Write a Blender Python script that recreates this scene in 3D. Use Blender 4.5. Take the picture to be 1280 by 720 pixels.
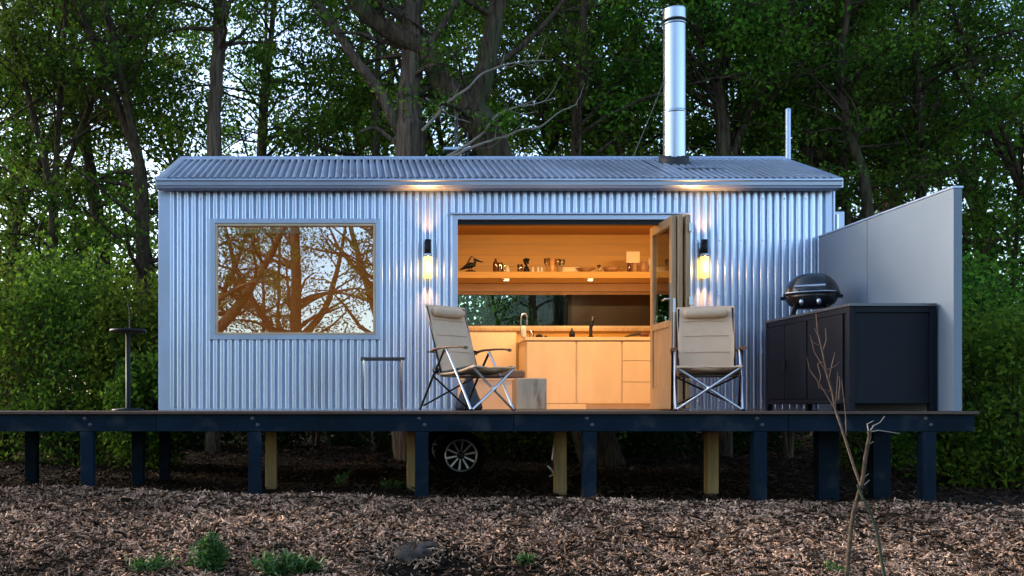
import bpy, math, random
import numpy as np
from mathutils import Vector, Matrix
R = math.radians
SC = bpy.context.scene
COL = SC.collection
for o in list(bpy.data.objects):
    bpy.data.objects.remove(o)

# ---------------------------------------------------------------- camera
F_PX = 1215.0; CX = 440.0; CY = 511.0; CAM_Z = 0.02
cam = bpy.data.cameras.new('camera'); camo = bpy.data.objects.new('camera', cam); COL.objects.link(camo)
camo.location = (0, 0, CAM_Z); camo.rotation_euler = (R(90), 0, 0)
cam.sensor_width = 36; cam.lens = F_PX / 1280 * 36
cam.shift_x = (640 - CX) / 1280; cam.shift_y = (CY - 360) / 1280
cam.clip_start = 0.05; cam.clip_end = 1500
SC.camera = camo
# ---------------------------------------------------------------- world, sun, exposure
w = bpy.data.worlds.new('World'); SC.world = w; w.use_nodes = True
nt = w.node_tree; nt.nodes.clear()
wo = nt.nodes.new('ShaderNodeOutputWorld'); bg = nt.nodes.new('ShaderNodeBackground')
sky = nt.nodes.new('ShaderNodeTexSky'); sky.sky_type = 'NISHITA'; sky.sun_disc = False
SUN_EL, SUN_AZ = 20, -62          # azimuth from +Y (behind the cabin), negative = to the left
sky.sun_elevation = R(SUN_EL); sky.sun_rotation = R(SUN_AZ)
sky.air_density = 1.0; sky.dust_density = 2.0; sky.ozone_density = 1.8
bg.inputs['Strength'].default_value = 0.15
nt.links.new(sky.outputs[0], bg.inputs[0]); nt.links.new(bg.outputs[0], wo.inputs[0])
sl = bpy.data.lights.new('sun', 'SUN'); sl.energy = 0.9; sl.angle = R(14); sl.color = (1, .93, .82)
so = bpy.data.objects.new('sun', sl); COL.objects.link(so)
_d = Vector((math.sin(R(SUN_AZ)) * math.cos(R(SUN_EL)), math.cos(R(SUN_AZ)) * math.cos(R(SUN_EL)), math.sin(R(SUN_EL))))
so.rotation_euler = _d.to_track_quat('Z', 'Y').to_euler(); so.location = (-10, 10, 15)
SC.view_settings.view_transform = 'Standard'; SC.view_settings.look = 'None'
SC.view_settings.exposure = 1.9; SC.view_settings.gamma = 1; SC.view_settings.use_curve_mapping = False
SC.cycles.max_bounces = 8; SC.cycles.transparent_max_bounces = 16
SC.cycles.sample_clamp_indirect = 6

def P(px, py, d):
    """world point seen at photo pixel (px,py) at distance d"""
    return Vector(((px - CX) / F_PX * d, d, CAM_Z + (CY - py) / F_PX * d))

# ---------------------------------------------------------------- materials
MATS = {}
def mat(name, col, rough=0.6, metal=0.0, var=0.12, scale=4.0, bump=0.0, bscale=40.0, stretch=(1, 1, 1), spec=0.5,
        attr=None, col2=None, emit=None, estr=0, trans=0.0, coat=0.0, bdist=.01, dirt=None, band=None, objvar=0.0):
    if name in MATS: return MATS[name]
    m = bpy.data.materials.new(name); m.use_nodes = True; MATS[name] = m
    t = m.node_tree; N = t.nodes; L = t.links; b = N['Principled BSDF']
    b.inputs['Roughness'].default_value = rough; b.inputs['Metallic'].default_value = metal
    b.inputs['Specular IOR Level'].default_value = spec
    b.inputs['Coat Weight'].default_value = coat
    tc = N.new('ShaderNodeTexCoord'); mp = N.new('ShaderNodeMapping'); mp.inputs['Scale'].default_value = stretch
    L.new(tc.outputs['Object'], mp.inputs[0])
    nz = N.new('ShaderNodeTexNoise'); nz.inputs['Scale'].default_value = scale; nz.inputs['Detail'].default_value = 6
    nz.inputs['Roughness'].default_value = .6
    L.new(mp.outputs[0], nz.inputs['Vector'])
    c1 = col; c2 = col2 or tuple(max(0, min(1, c * (1 - var * 2))) for c in col)
    cr = N.new('ShaderNodeValToRGB'); cr.color_ramp.elements[0].position = .32; cr.color_ramp.elements[1].position = .68
    cr.color_ramp.elements[0].color = (*c2, 1); cr.color_ramp.elements[1].color = (*c1, 1)
    if attr:
        at = N.new('ShaderNodeAttribute'); at.attribute_name = attr
        L.new(at.outputs['Fac'], cr.inputs[0]); cr.color_ramp.elements[0].position = 0; cr.color_ramp.elements[1].position = 1
    else:
        L.new(nz.outputs['Fac'], cr.inputs[0])
    out = cr.outputs[0]
    if band:   # planks: random tone per board  (axis index, board width, amount)
        ax, bw, am = band
        sp = N.new('ShaderNodeSeparateXYZ'); L.new(tc.outputs['Object'], sp.inputs[0])
        dv = N.new('ShaderNodeMath'); dv.operation = 'DIVIDE'; L.new(sp.outputs[ax], dv.inputs[0]); dv.inputs[1].default_value = bw
        fl = N.new('ShaderNodeMath'); fl.operation = 'FLOOR'; L.new(dv.outputs[0], fl.inputs[0])
        wn = N.new('ShaderNodeTexWhiteNoise'); wn.noise_dimensions = '1D'; L.new(fl.outputs[0], wn.inputs['W'])
        fr = N.new('ShaderNodeMath'); fr.operation = 'FRACT'; L.new(dv.outputs[0], fr.inputs[0])
        gp = N.new('ShaderNodeMath'); gp.operation = 'GREATER_THAN'; L.new(fr.outputs[0], gp.inputs[0]); gp.inputs[1].default_value = .03
        mr = N.new('ShaderNodeMapRange'); L.new(wn.outputs[0], mr.inputs[0]); mr.inputs[3].default_value = 1 - am; mr.inputs[4].default_value = 1
        mu = N.new('ShaderNodeMath'); mu.operation = 'MULTIPLY'; L.new(mr.outputs[0], mu.inputs[0])
        mg = N.new('ShaderNodeMapRange'); L.new(gp.outputs[0], mg.inputs[0]); mg.inputs[3].default_value = .55; mg.inputs[4].default_value = 1
        L.new(mg.outputs[0], mu.inputs[1])
        mx = N.new('ShaderNodeVectorMath'); mx.operation = 'SCALE'; L.new(out, mx.inputs[0]); L.new(mu.outputs[0], mx.inputs['Scale'])
        out = mx.outputs[0]
    if dirt:   # sparse stains (colour, amount, scale)
        dn = N.new('ShaderNodeTexNoise'); dn.inputs['Scale'].default_value = dirt[2]; dn.inputs['Detail'].default_value = 8
        L.new(mp.outputs[0], dn.inputs['Vector'])
        dr = N.new('ShaderNodeMapRange'); L.new(dn.outputs[0], dr.inputs[0]); dr.inputs[1].default_value = .55; dr.inputs[2].default_value = .75
        dr.inputs[3].default_value = 0; dr.inputs[4].default_value = dirt[1]
        mm = N.new('ShaderNodeMix'); mm.data_type = 'RGBA'; L.new(dr.outputs[0], mm.inputs[0]); L.new(out, mm.inputs[6]); mm.inputs[7].default_value = (*dirt[0], 1)
        out = mm.outputs[2]
    if objvar:
        oi = N.new('ShaderNodeObjectInfo'); hs = N.new('ShaderNodeHueSaturation')
        m1 = N.new('ShaderNodeMapRange'); L.new(oi.outputs['Random'], m1.inputs[0]); m1.inputs[3].default_value = 1 - objvar; m1.inputs[4].default_value = 1 + objvar
        m2 = N.new('ShaderNodeMapRange'); L.new(oi.outputs['Random'], m2.inputs[0]); m2.inputs[3].default_value = .475; m2.inputs[4].default_value = .515
        L.new(m1.outputs[0], hs.inputs['Value']); L.new(m2.outputs[0], hs.inputs['Hue']); L.new(out, hs.inputs['Color'])
        out = hs.outputs[0]
    L.new(out, b.inputs['Base Color'])
    rr = N.new('ShaderNodeMapRange'); L.new(nz.outputs['Fac'], rr.inputs[0]); rr.inputs[3].default_value = max(.02, rough - .1); rr.inputs[4].default_value = min(1, rough + .1)
    L.new(rr.outputs[0], b.inputs['Roughness'])
    if bump:
        n2 = N.new('ShaderNodeTexNoise'); n2.inputs['Scale'].default_value = bscale; n2.inputs['Detail'].default_value = 5
        L.new(mp.outputs[0], n2.inputs['Vector'])
        bp = N.new('ShaderNodeBump'); bp.inputs['Strength'].default_value = bump; bp.inputs['Distance'].default_value = bdist
        L.new(n2.outputs[0], bp.inputs['Height']); L.new(bp.outputs[0], b.inputs['Normal'])
    if emit:
        b.inputs['Emission Color'].default_value = (*emit, 1); b.inputs['Emission Strength'].default_value = estr
    if trans:
        tb = N.new('ShaderNodeBsdfTranslucent'); L.new(out, tb.inputs[0]); ms = N.new('ShaderNodeMixShader'); ms.inputs[0].default_value = trans
        L.new(b.outputs[0], ms.inputs[1]); L.new(tb.outputs[0], ms.inputs[2]); L.new(ms.outputs[0], N['Material Output'].inputs[0])
    return m

def glass(name, tint=(.95, .97, .97), refl=.3, rough=.0, fres=True):
    if name in MATS: return MATS[name]
    m = bpy.data.materials.new(name); m.use_nodes = True; MATS[name] = m
    t = m.node_tree; N = t.nodes; L = t.links; N.remove(N['Principled BSDF'])
    tr = N.new('ShaderNodeBsdfTransparent'); tr.inputs[0].default_value = (*tint, 1)
    gl = N.new('ShaderNodeBsdfGlossy'); gl.inputs['Roughness'].default_value = rough; gl.inputs[0].default_value = (.95, .97, 1, 1)
    fr = N.new('ShaderNodeFresnel'); fr.inputs[0].default_value = 1.5 if fres else 1.12
    ad = N.new('ShaderNodeMath'); ad.operation = 'ADD'; L.new(fr.outputs[0], ad.inputs[0]); ad.inputs[1].default_value = refl; ad.use_clamp = True
    ms = N.new('ShaderNodeMixShader'); L.new(ad.outputs[0], ms.inputs[0]); L.new(tr.outputs[0], ms.inputs[1]); L.new(gl.outputs[0], ms.inputs[2])
    L.new(ms.outputs[0], N['Material Output'].inputs[0])
    return m

M_clad = mat('zinc_cladding', (.62, .71, .88), .33, .88, var=.07, scale=1.4, stretch=(1, 1, .25), bump=.015, bscale=9, dirt=((.34, .36, .40), .35, 2.2))
M_roof = mat('zinc_roof', (.46, .54, .68), .36, .8, var=.10, scale=1.2, bump=.05, bscale=9, dirt=((.2, .2, .2), .45, 3.0))
M_trim = mat('zinc_trim', (.44, .52, .68), .36, .6, var=.06, scale=2)
M_steel = mat('stainless', (.50, .55, .62), .30, 1.0, var=.08, scale=2, stretch=(1, 1, .2), bump=.02, bscale=6)
M_alu = mat('aluminium_tube', (.70, .72, .75), .3, .95, var=.05)
M_black = mat('black_metal', (.009, .010, .012), .45, 0, spec=.2, var=.1)
M_enamel = mat('black_enamel', (.008, .009, .011), .26, 0, var=.1, spec=.5, coat=.2)
M_cab = mat('charcoal_powdercoat', (.010, .013, .020), .5, 0, spec=.12, var=.12, scale=3, bump=.03, bscale=60)
M_deckp = mat('dark_stained_beam', (.006, .016, .030), .7, 0, spec=.08, var=.25, scale=3, stretch=(1, 1, 1), bump=.25, bscale=25, dirt=((.05, .055, .06), .5, 5))
M_deckb = mat('deck_board', (.105, .055, .035), .6, 0, var=.25, scale=5, stretch=(.3, 3, 1), bump=.2, bscale=20)
M_yell = mat('treated_pine', (.36, .23, .08), .7, 0, var=.25, scale=4, stretch=(5, 5, .5), bump=.3, bscale=15)
M_orange = mat('warm_timber_lining', (.58, .31, .065), .45, 0, var=.10, scale=3, stretch=(.35, 1, 7), band=(2, .145, .14), bump=.05, bscale=10)
M_ply = mat('birch_plywood', (.78, .61, .42), .5, 0, var=.07, scale=3, stretch=(1.5, 1.5, .5), bump=.03, bscale=30)
M_plyd = mat('plywood_edge', (.38, .24, .12), .5, 0, var=.2, scale=6, stretch=(.3, 1, 6))
M_door = mat('weathered_cedar', (.50, .32, .17), .6, 0, var=.18, scale=5, stretch=(6, 6, .5), bump=.15, bscale=14)
M_frame = mat('window_timber', (.62, .47, .30), .6, 0, var=.15, scale=5)
M_stump = mat('weathered_log', (.60, .47, .33), .85, 0, spec=.1, var=.15, scale=3, stretch=(3, 3, .6), bump=.4, bscale=14, dirt=((.12, .07, .04), .85, 5))
M_canvas = mat('tan_canvas', (.64, .44, .29), .85, 0, var=.06, scale=6, bump=.15, bscale=160)
M_canvd = mat('brown_webbing', (.06, .045, .035), .85, 0, var=.1)
M_arm = mat('oiled_armrest', (.20, .085, .035), .45, 0, var=.2, scale=8, stretch=(1, 5, 5))
M_wallg = mat('grey_panel', (.17, .215, .275), .5, 0, var=.04, scale=1.2, dirt=((.2, .23, .27), .3, 1.5))
M_dark = mat('dark_interior', (.035, .025, .018), .7, 0)
M_dkpane = mat('dark_glass_tone', (.016, .012, .009), .35, 0, var=.25, scale=2, band=(0, .21, .35))  # opaque dark tone standing in for reflective dark window glass
M_rubber = mat('tyre_rubber', (.006, .006, .006), .9, spec=.05)
M_rim = mat('alloy', (.45, .46, .48), .3, .9)
M_rimd = mat('alloy_dark', (.03, .03, .032), .4, .5)
M_cush = mat('grey_cushion', (.14, .115, .10), .9, 0, bump=.2, bscale=90)
M_white = mat('white_plastic', (.75, .75, .72), .4)
M_stone = mat('grey_rock', (.10, .082, .068), .95, 0, spec=.03, var=.35, scale=14, bump=1.0, bdist=.03, bscale=22, dirt=((.10, .075, .06), .7, 7))
M_porc = mat('porcelain', (.65, .60, .52), .3)
M_boot = mat('black_flashing', (.012, .012, .013), .6, 0, bump=.4, bscale=12)
M_brownbottle = mat('brown_glass', (.10, .03, .015), .12, 0)
M_glass = glass('window_glass', refl=.25)
M_dglass = glass('door_glass', (.88, .95, .93), .12)
M_bglass = glass('back_glass', (.78, .95, .87), .01, fres=False)
M_cup = glass('drinking_glass', (.9, .9, .88), .16)
M_bark = mat('bark', (.105, .078, .052), .95, 0, spec=.05, col2=(.022, .016, .011), scale=9, stretch=(2.5, 2.5, .35), bump=1.0, bdist=.05, bscale=12, dirt=((.05, .08, .03), .6, 2))
M_barkg = mat('grey_bark', (.175, .13, .095), .95, 0, spec=.05, col2=(.035, .026, .019), scale=8, stretch=(3, 3, .3), bump=1.0, bdist=.06, bscale=12, dirt=((.05, .07, .03), .5, 2))
M_dead = mat('dead_pale_wood', (.27, .225, .18), .8, 0, var=.2, scale=10)
M_sap = mat('sapling_bark', (.11, .078, .052), .85, 0, spec=.2, var=.4, scale=25, bump=.5, bscale=60)
M_leaf = mat('leaf', (.130, .255, .022), .75, 0, attr='var', spec=.08, col2=(.006, .038, .008), trans=.42, objvar=.3)
M_leafb = mat('leaf_bright', (.16, .24, .02), .7, 0, attr='var', spec=.1, col2=(.03, .085, .01), trans=.45, objvar=.2)
M_leafd = mat('leaf_shade_tone', (.016, .034, .008), .9, 0, attr='var', spec=.05, col2=(.006, .02, .005), trans=.2)  # leaf colour darkened to carry the shade seen beneath deck and cabin
M_soil = mat('soil', (.026, .018, .013), .95, 0, spec=.05, var=.35, scale=3, bump=1.0, bscale=25)
M_chip = mat('mulch_chip', (.86, .54, .36), .85, 0, attr='var', spec=.05, col2=(.060, .030, .018))
M_litter = mat('leaf_litter', (.10, .060, .038), .9, 0, attr='var', spec=.05, col2=(.010, .007, .005))
M_grass = mat('weed_leaf', (.075, .165, .03), .5, 0, attr='var', col2=(.02, .065, .012), trans=.3)
M_lamp = mat('lamp_glow', (.9, .7, .4), .5, emit=(1, .55, .10), estr=.75)
M_puck = mat('puck_glow', (.9, .8, .6), .5, emit=(1, .72, .38), estr=8)
M_strip = mat('strip_glow', (.9, .8, .6), .5, emit=(1, .55, .2), estr=2)

# ---------------------------------------------------------------- mesh building
class MB:
    def __init__(s): s.v = []; s.f = []; s.sm = []
    def add(s, vs, fs, smooth=False):
        n = len(s.v); s.v += [tuple(v) for v in vs]; s.f += [tuple(i + n for i in f) for f in fs]; s.sm += [smooth] * len(fs); return s
    def box(s, x0, x1, y0, y1, z0, z1):
        vs = [(x, y, z) for z in (z0, z1) for y in (y0, y1) for x in (x0, x1)]
        return s.add(vs, [(0, 2, 3, 1), (4, 5, 7, 6), (0, 1, 5, 4), (2, 6, 7, 3), (0, 4, 6, 2), (1, 3, 7, 5)])
    def obox(s, c, sx, sy, sz, M=None):
        M = M or Matrix(); c = Vector(c)
        vs = [c + (M @ Vector((x * sx / 2, y * sy / 2, z * sz / 2))) for z in (-1, 1) for y in (-1, 1) for x in (-1, 1)]
        return s.add(vs, [(0, 2, 3, 1), (4, 5, 7, 6), (0, 1, 5, 4), (2, 6, 7, 3), (0, 4, 6, 2), (1, 3, 7, 5)])
    def tube(s, pts, r, n=8, cap=True):
        pts = [Vector(p) for p in pts]; m = len(pts)
        rs = r if isinstance(r, (list, tuple)) else [r] * m
        vs = []; fs = []; up = None
        for i in range(m):
            d = (pts[min(i + 1, m - 1)] - pts[max(i - 1, 0)]).normalized()
            if up is None:
                up = Vector((0, 0, 1)) if abs(d.z) < .9 else Vector((1, 0, 0))
            a = d.cross(up).normalized(); up = a.cross(d).normalized()
            for k in range(n):
                t = 2 * math.pi * k / n
                vs.append(pts[i] + (a * math.cos(t) + up * math.sin(t)) * rs[i])
        for i in range(m - 1):
            for k in range(n):
                a_, b_ = i * n + k, i * n + (k + 1) % n
                fs.append((a_, b_, b_ + n, a_ + n))
        s.add(vs, fs, True)
        if cap:
            s.add(vs[:n], [tuple(range(n))[::-1]]); s.add(vs[-n:], [tuple(range(n))])
        return s
    def lathe(s, prof, c=(0, 0, 0), n=24, axis='z', sx=1, sy=1):
        vs = []; fs = []
        for (r, h) in prof:
            for k in range(n):
                t = 2 * math.pi * k / n; x, y = r * math.cos(t) * sx, r * math.sin(t) * sy
                p = (x, y, h) if axis == 'z' else ((x, h, y) if axis == 'y' else (h, x, y))
                vs.append((p[0] + c[0], p[1] + c[1], p[2] + c[2]))
        m = len(prof)
        for i in range(m - 1):
            for k in range(n):
                a_, b_ = i * n + k, i * n + (k + 1) % n
                fs.append((a_, b_, b_ + n, a_ + n))
        return s.add(vs, fs, True)
    def build(s, name, m, parent=None, loc=None, bevel=0, rot=None):
        me = bpy.data.meshes.new(name); me.from_pydata(s.v, [], s.f); me.update()
        me.polygons.foreach_set('use_smooth', s.sm); me.materials.append(m)
        o = bpy.data.objects.new(name, me); COL.objects.link(o)
        if parent: o.parent = parent
        if loc is not None: o.location = loc
        if rot is not None: o.rotation_euler = rot
        if bevel:
            bv = o.modifiers.new('bevel', 'BEVEL'); bv.width = bevel; bv.segments = 2; bv.limit_method = 'ANGLE'; bv.angle_limit = R(40)
        return o
def box(name, m, parent, a, bevel=0):
    return MB().box(*a).build(name, m, parent, bevel=bevel)
def tag(o, label=None, cat=None, group=None, kind=None):
    if label: o['label'] = label
    if cat: o['category'] = cat
    if group: o['group'] = group
    if kind: o['kind'] = kind
    return o
def thing(name, label, cat, loc=(0, 0, 0), rz=0, group=None):
    o = bpy.data.objects.new(name, None); COL.objects.link(o); o.location = loc; o.rotation_euler = (0, 0, rz)
    o.empty_display_size = .1
    return tag(o, label, cat, group)
def copy_tree(o, parent=None):
    c = o.copy(); COL.objects.link(c); c.parent = parent
    for ch in list(o.children): copy_tree(ch, c)
    return c
def npmesh(name, verts, faces, m, parent=None, var=None, loc=(0, 0, 0), smooth=False):
    """verts (N,3), faces (M,k) fixed k, var per-vertex"""
    me = bpy.data.meshes.new(name); N = len(verts); Mf, k = faces.shape
    me.vertices.add(N); me.vertices.foreach_set('co', verts.astype(np.float32).ravel())
    me.loops.add(Mf * k); me.loops.foreach_set('vertex_index', faces.astype(np.int32).ravel())
    me.polygons.add(Mf); me.polygons.foreach_set('loop_start', np.arange(0, Mf * k, k, dtype=np.int32))
    try: me.polygons.foreach_set('loop_total', np.full(Mf, k, dtype=np.int32))
    except Exception: pass
    if var is not None:
        a = me.attributes.new('var', 'FLOAT', 'POINT'); a.data.foreach_set('value', var.astype(np.float32))
    me.update(calc_edges=True); me.validate()
    if smooth: me.polygons.foreach_set('use_smooth', np.ones(Mf, dtype=bool))
    me.materials.append(m)
    o = bpy.data.objects.new(name, me); COL.objects.link(o); o.location = loc
    if parent: o.parent = parent
    return o
def leaves(rng, centers, L, W, droop=.3):
    """diamond leaves at centers -> verts, faces, var"""
    n = len(centers)
    d = rng.normal(size=(n, 3)); d[:, 2] -= droop; d /= np.linalg.norm(d, axis=1)[:, None]
    u = rng.normal(size=(n, 3)); s = np.cross(d, u); s /= np.linalg.norm(s, axis=1)[:, None]
    nn = np.cross(d, s)
    l = L * rng.uniform(.6, 1.3, (n, 1)); wd = W * rng.uniform(.6, 1.3, (n, 1))
    a = centers; b = a + d * l * .45 + s * wd * .5; c = a + d * l + nn * l * .12; e = a + d * l * .45 - s * wd * .5
    v = np.stack([a, b, c, e], 1).reshape(-1, 3)
    f = np.arange(4 * n).reshape(n, 4)
    return v, f, np.repeat(rng.uniform(0, 1, n), 4)

# ---------------------------------------------------------------- ground
def zc(x): return -.675 - .017 * np.clip(x, -12, 14)
def fbm(x, y, seed=0):
    r = np.random.default_rng(seed); out = 0; amp = 1; fr = 1
    for i in range(5):
        a, b, c, d = r.uniform(0, 6.28, 4)
        out = out + amp * (np.sin(x * fr * 1.3 + a + 1.7 * np.sin(y * fr * .9 + b)) * np.cos(y * fr * 1.1 + c + 1.3 * np.sin(x * fr * .7 + d)))
        amp *= .55; fr *= 1.9
    return out
def gz(x, y):
    x = np.asarray(x, float); y = np.asarray(y, float)
    base = zc(x)
    t = np.clip(7.62 - y, 0, None)
    bank = -.15 * np.minimum(t, 5) - .03 * np.clip(t - 5, 0, 8)
    dip = -.045 * (1 / (1 + np.exp(-(y - 7.85) * 9)))
    rise = .03 * np.clip(y - 13.5, 0, 30)
    lump = .022 * fbm(x * 1.5, y * 1.5, 3) * (np.abs(y - 6) < 60) + .15 * fbm(x * .2, y * .2, 5) * np.clip((np.hypot(x, y - 8) - 9) / 20, 0, 1)
    # eroded hollow with a broken edge in the bank
    hx, hy = (x - .60) / .50, (y - 5.92) / .36
    hol = -.11 * np.exp(-(hx ** 2 + hy ** 2) ** 2)
    return base + bank + dip + rise + lump + hol
def seen_ground(px, py):
    d = 5.0
    while d < 9:
        x = (px - CX) / F_PX * d
        if CY + (CAM_Z - float(gz(x, d))) * F_PX / d <= py: break
        d += .01
    return Vector((x, d, float(gz(x, d))))
def axis(lo, hi, c0, c1, fine, n_out):
    inner = np.arange(c0, c1 + 1e-6, fine)
    g = np.geomspace(1, 1 + (c0 - lo), n_out) - 1; h = np.geomspace(1, 1 + (hi - c1), n_out) - 1
    return np.concatenate([c0 - g[::-1][:-1], inner, c1 + h[1:]])
xs = axis(-400, 400, -4, 8, .07, 34); ys = axis(-300, 600, 4.4, 9, .06, 60)
X, Y = np.meshgrid(xs, ys); Z = gz(X, Y)
V = np.stack([X.ravel(), Y.ravel(), Z.ravel()], 1); nx, ny = len(xs), len(ys)
ii = (np.arange(ny - 1)[:, None] * nx + np.arange(nx - 1)[None, :]).ravel()
Fg = np.stack([ii, ii + 1, ii + nx + 1, ii + nx], 1)
g = npmesh('ground', V, Fg, M_soil, smooth=True); tag(g, kind='structure')

def chips(name, n, x0, x1, y0, y1, m, L, W, T, seed, label, cat, flat=.35, zoff=0.0, dens=None):
    rng = np.random.default_rng(seed)
    x = rng.uniform(x0, x1, n); y = rng.uniform(y0, y1, n)
    if dens is not None:
        k = rng.uniform(0, 1, n) < dens(x, y); x, y = x[k], y[k]; n = len(x)
    z = gz(x, y) + rng.uniform(0, .022, n) + zoff
    c = np.stack([x, y, z], 1)
    a = rng.uniform(0, 2 * np.pi, n); tilt = rng.normal(0, flat, n)
    d = np.stack([np.cos(a) * np.cos(tilt), np.sin(a) * np.cos(tilt), np.sin(tilt)], 1)
    r = rng.normal(size=(n, 3)) * .5; r[:, 2] += 1; s = np.cross(d, r); s /= np.linalg.norm(s, axis=1)[:, None]; q = np.cross(d, s)
    l = (L * rng.lognormal(-.06, .62, n).clip(.2, 3.2))[:, None]; wd = (W * rng.lognormal(0, .5, n).clip(.3, 2.5))[:, None]; th = (T * rng.uniform(.5, 1.5, n))[:, None]
    bend = (rng.normal(0, .18, n))[:, None] * l
    tp = rng.uniform(.2, .9, (n, 1))
    vs = []
    for e, k in ((-1, tp), (0, 1.0), (1, tp * .7)):
        mid = c + d * l * .5 * e + s * bend * (1 if e == 0 else 0)
        for (p, t) in ((-1, -1), (1, -1), (0, 1)):
            vs.append(mid + s * wd * .5 * p * k + q * th * .5 * t)
    v = np.stack(vs, 1).reshape(-1, 3)
    fl = []
    for i in (0, 3):
        for k in range(3):
            k2 = (k + 1) % 3
            fl.append((i + k, i + k2, i + 3 + k2, i + 3 + k))
    fl = np.array(fl); f = (np.arange(n)[:, None, None] * 9 + fl[None]).reshape(-1, 4)
    va = np.clip(rng.beta(1.2, 1.75, n) * (1 + .35 * fbm(x * 1.1 + 5, y * 1.6, 31)) * (1 + .25 * fbm(x * 5, y * 5, 32)), 0, 1)
    o = npmesh(name, v, f, m, var=np.repeat(va, 9))
    return tag(o, label, cat, kind='stuff')
def bankd(x, y): return np.where(((x - .60 + .08 * np.sin(y * 19)) / .46) ** 2 + ((y - 5.88 + .06 * np.sin(x * 17)) / .32) ** 2 < 1, .10, np.clip(1.15 - .55 * np.clip(fbm(x * 1.3 + 2, y * 1.9, 44), 0, 2), .15, 1.0))
chips('wood_chip_mulch', 175000, -3.4, 7.4, 4.3, 7.86, M_chip, .024, .0105, .006, 1,
      'brown wood chip mulch covering the sloping bank in front of the deck', 'mulch', flat=.55, dens=bankd)
chips('leaf_litter', 26000, -5, 8, 7.8, 16, M_litter, .05, .02, .004, 2,
      'dark fallen leaves and twigs littering the shaded earth under the cabin', 'leaf litter', flat=.4)
chips('bark_fragments', 9000, -3.4, 7.4, 4.3, 7.8, M_litter, .055, .018, .010, 12,
      'dark bark fragments scattered through the pale mulch', 'bark', flat=.3, zoff=.01)
chips('forest_floor', 22000, -12, 20, 14, 30, M_litter, .10, .05, .006, 9,
      'brown leaf litter on the forest floor behind the cabin', 'leaf litter')

# ---------------------------------------------------------------- deck
dk = thing('deck', 'raised dark stained timber deck on posts carrying chairs and cabinet', 'deck', (0, 0, 0))
mb = MB(); y = 7.90
while y < 10.2:
    mb.box(-4.2, 5.10, y, y + .135, -.024, 0); y += .14
mb.build('decking', M_deckb, dk, bevel=.003)
for a, b in ((-4.2, -1.602), (-1.598, 1.318), (1.322, 3.558), (3.562, 5.08)):
    box('front_beam', M_deckp, dk, (a, b, 7.93, 7.98, -.165, -.026), .004)
mb = MB()
for i in range(4):
    mb.box(-4.2, 5.08, 8.5 + i * .52, 8.545 + i * .52, -.15, -.026)
mb.build('joist', M_deckp, dk)
def post(px, d, wpx, m, py_top=540, dd=.10, name='post'):
    s = F_PX / d; x = (px - CX) / s; hw = wpx / s / 2
    zb = float(gz(x, d)) - .12
    return box(name, m, dk, (x - hw, x + hw, d - dd / 2, d + dd / 2, zb, -.168 if d < 8.2 else -.152), .004)
for px in (-100, 110, 319, 527, 736, 948, 1158): post(px, 7.955, 16, M_deckp, dd=.09)
for px in (339, 515.5, 700, 889): post(px, 8.9, 14, M_yell)
for px in (110, 319, 527, 736, 948, 1158):
    for dx in (-.022, .022):
        MB().lathe([(0, -.012), (.007, -.012), (.011, -.006), (.011, 0), (.017, 0), (.017, .003)], ((px - CX) / (F_PX / 7.955) + dx, 7.929, -.085 - dx * 1.2), 6, 'y').build('bolt', mat('weathered_galv', (.10, .11, .12), .6, .4), dk)
post(1033, 8.6, 26, M_deckp); post(1099, 8.9, 22, M_deckp); post(173, 8.9, 14, M_deckp); post(206, 9.3, 12, M_deckp); post(40, 8.9, 14, M_deckp)

# ---------------------------------------------------------------- cabin
cb = thing('cabin', 'corrugated zinc tiny house on wheels with lit timber interior behind folding doors', 'cabin')
WX0, WX1, WY, BY, ZT = -2.03, 5.06, 10.30, 12.72, 2.40
PITCH, AMP = .0762, .023
def corr(mb, a0, a1, z0, z1, fn, n=14):
    """fn(a, z, h) -> point; corrugated sheet between a0..a1"""
    k = max(2, int((a1 - a0) / PITCH * n)); vs = []; fs = []
    for i in range(k + 1):
        a = a0 + (a1 - a0) * i / k; c = math.cos(2 * math.pi * a / PITCH)
        h = AMP * (1 - 2 * (.5 - .5 * c) ** 4.2)
        vs.append(fn(a, z0, h)); vs.append(fn(a, z1, h))
    for i in range(k): fs.append((2 * i, 2 * i + 2, 2 * i + 3, 2 * i + 1))
    mb.add(vs, fs, True)
OX0, OX1, OZ = 1.115, 3.50, 2.02      # door opening
GX0, GX1, GZ0, GZ1 = -1.50, .30, .75, 2.03   # window hole (outer flashing edge)
mb = MB(); fr = lambda a, z, h: (a, WY - h, z)
z0 = .0
corr(mb, WX0 + .10, GX0, z0, ZT, fr); corr(mb, GX0, GX1, z0, GZ0, fr); corr(mb, GX0, GX1, GZ1, ZT, fr)
corr(mb, GX1, OX0 - .04, z0, ZT, fr); corr(mb, OX0 - .04, OX1 + .02, OZ + .04, ZT, fr); corr(mb, OX1 + .02, WX1 - .05, z0, ZT, fr)
corr(mb, WY, BY, -.05, ZT, lambda a, z, h: (WX0 - h, a, z)); corr(mb, WY, BY, -.05, ZT, lambda a, z, h: (WX1 + h, a, z))
corr(mb, WX0, .98, -.05, ZT, lambda a, z, h: (a, BY + .06 + h, z)); corr(mb, .98, 4.9, -.05, 1.08, lambda a, z, h: (a, BY + .06 + h, z))
corr(mb, .98, 4.9, 1.54, ZT, lambda a, z, h: (a, BY + .06 + h, z)); corr(mb, 4.9, WX1, -.05, ZT, lambda a, z, h: (a, BY + .06 + h, z))
k = -30
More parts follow.
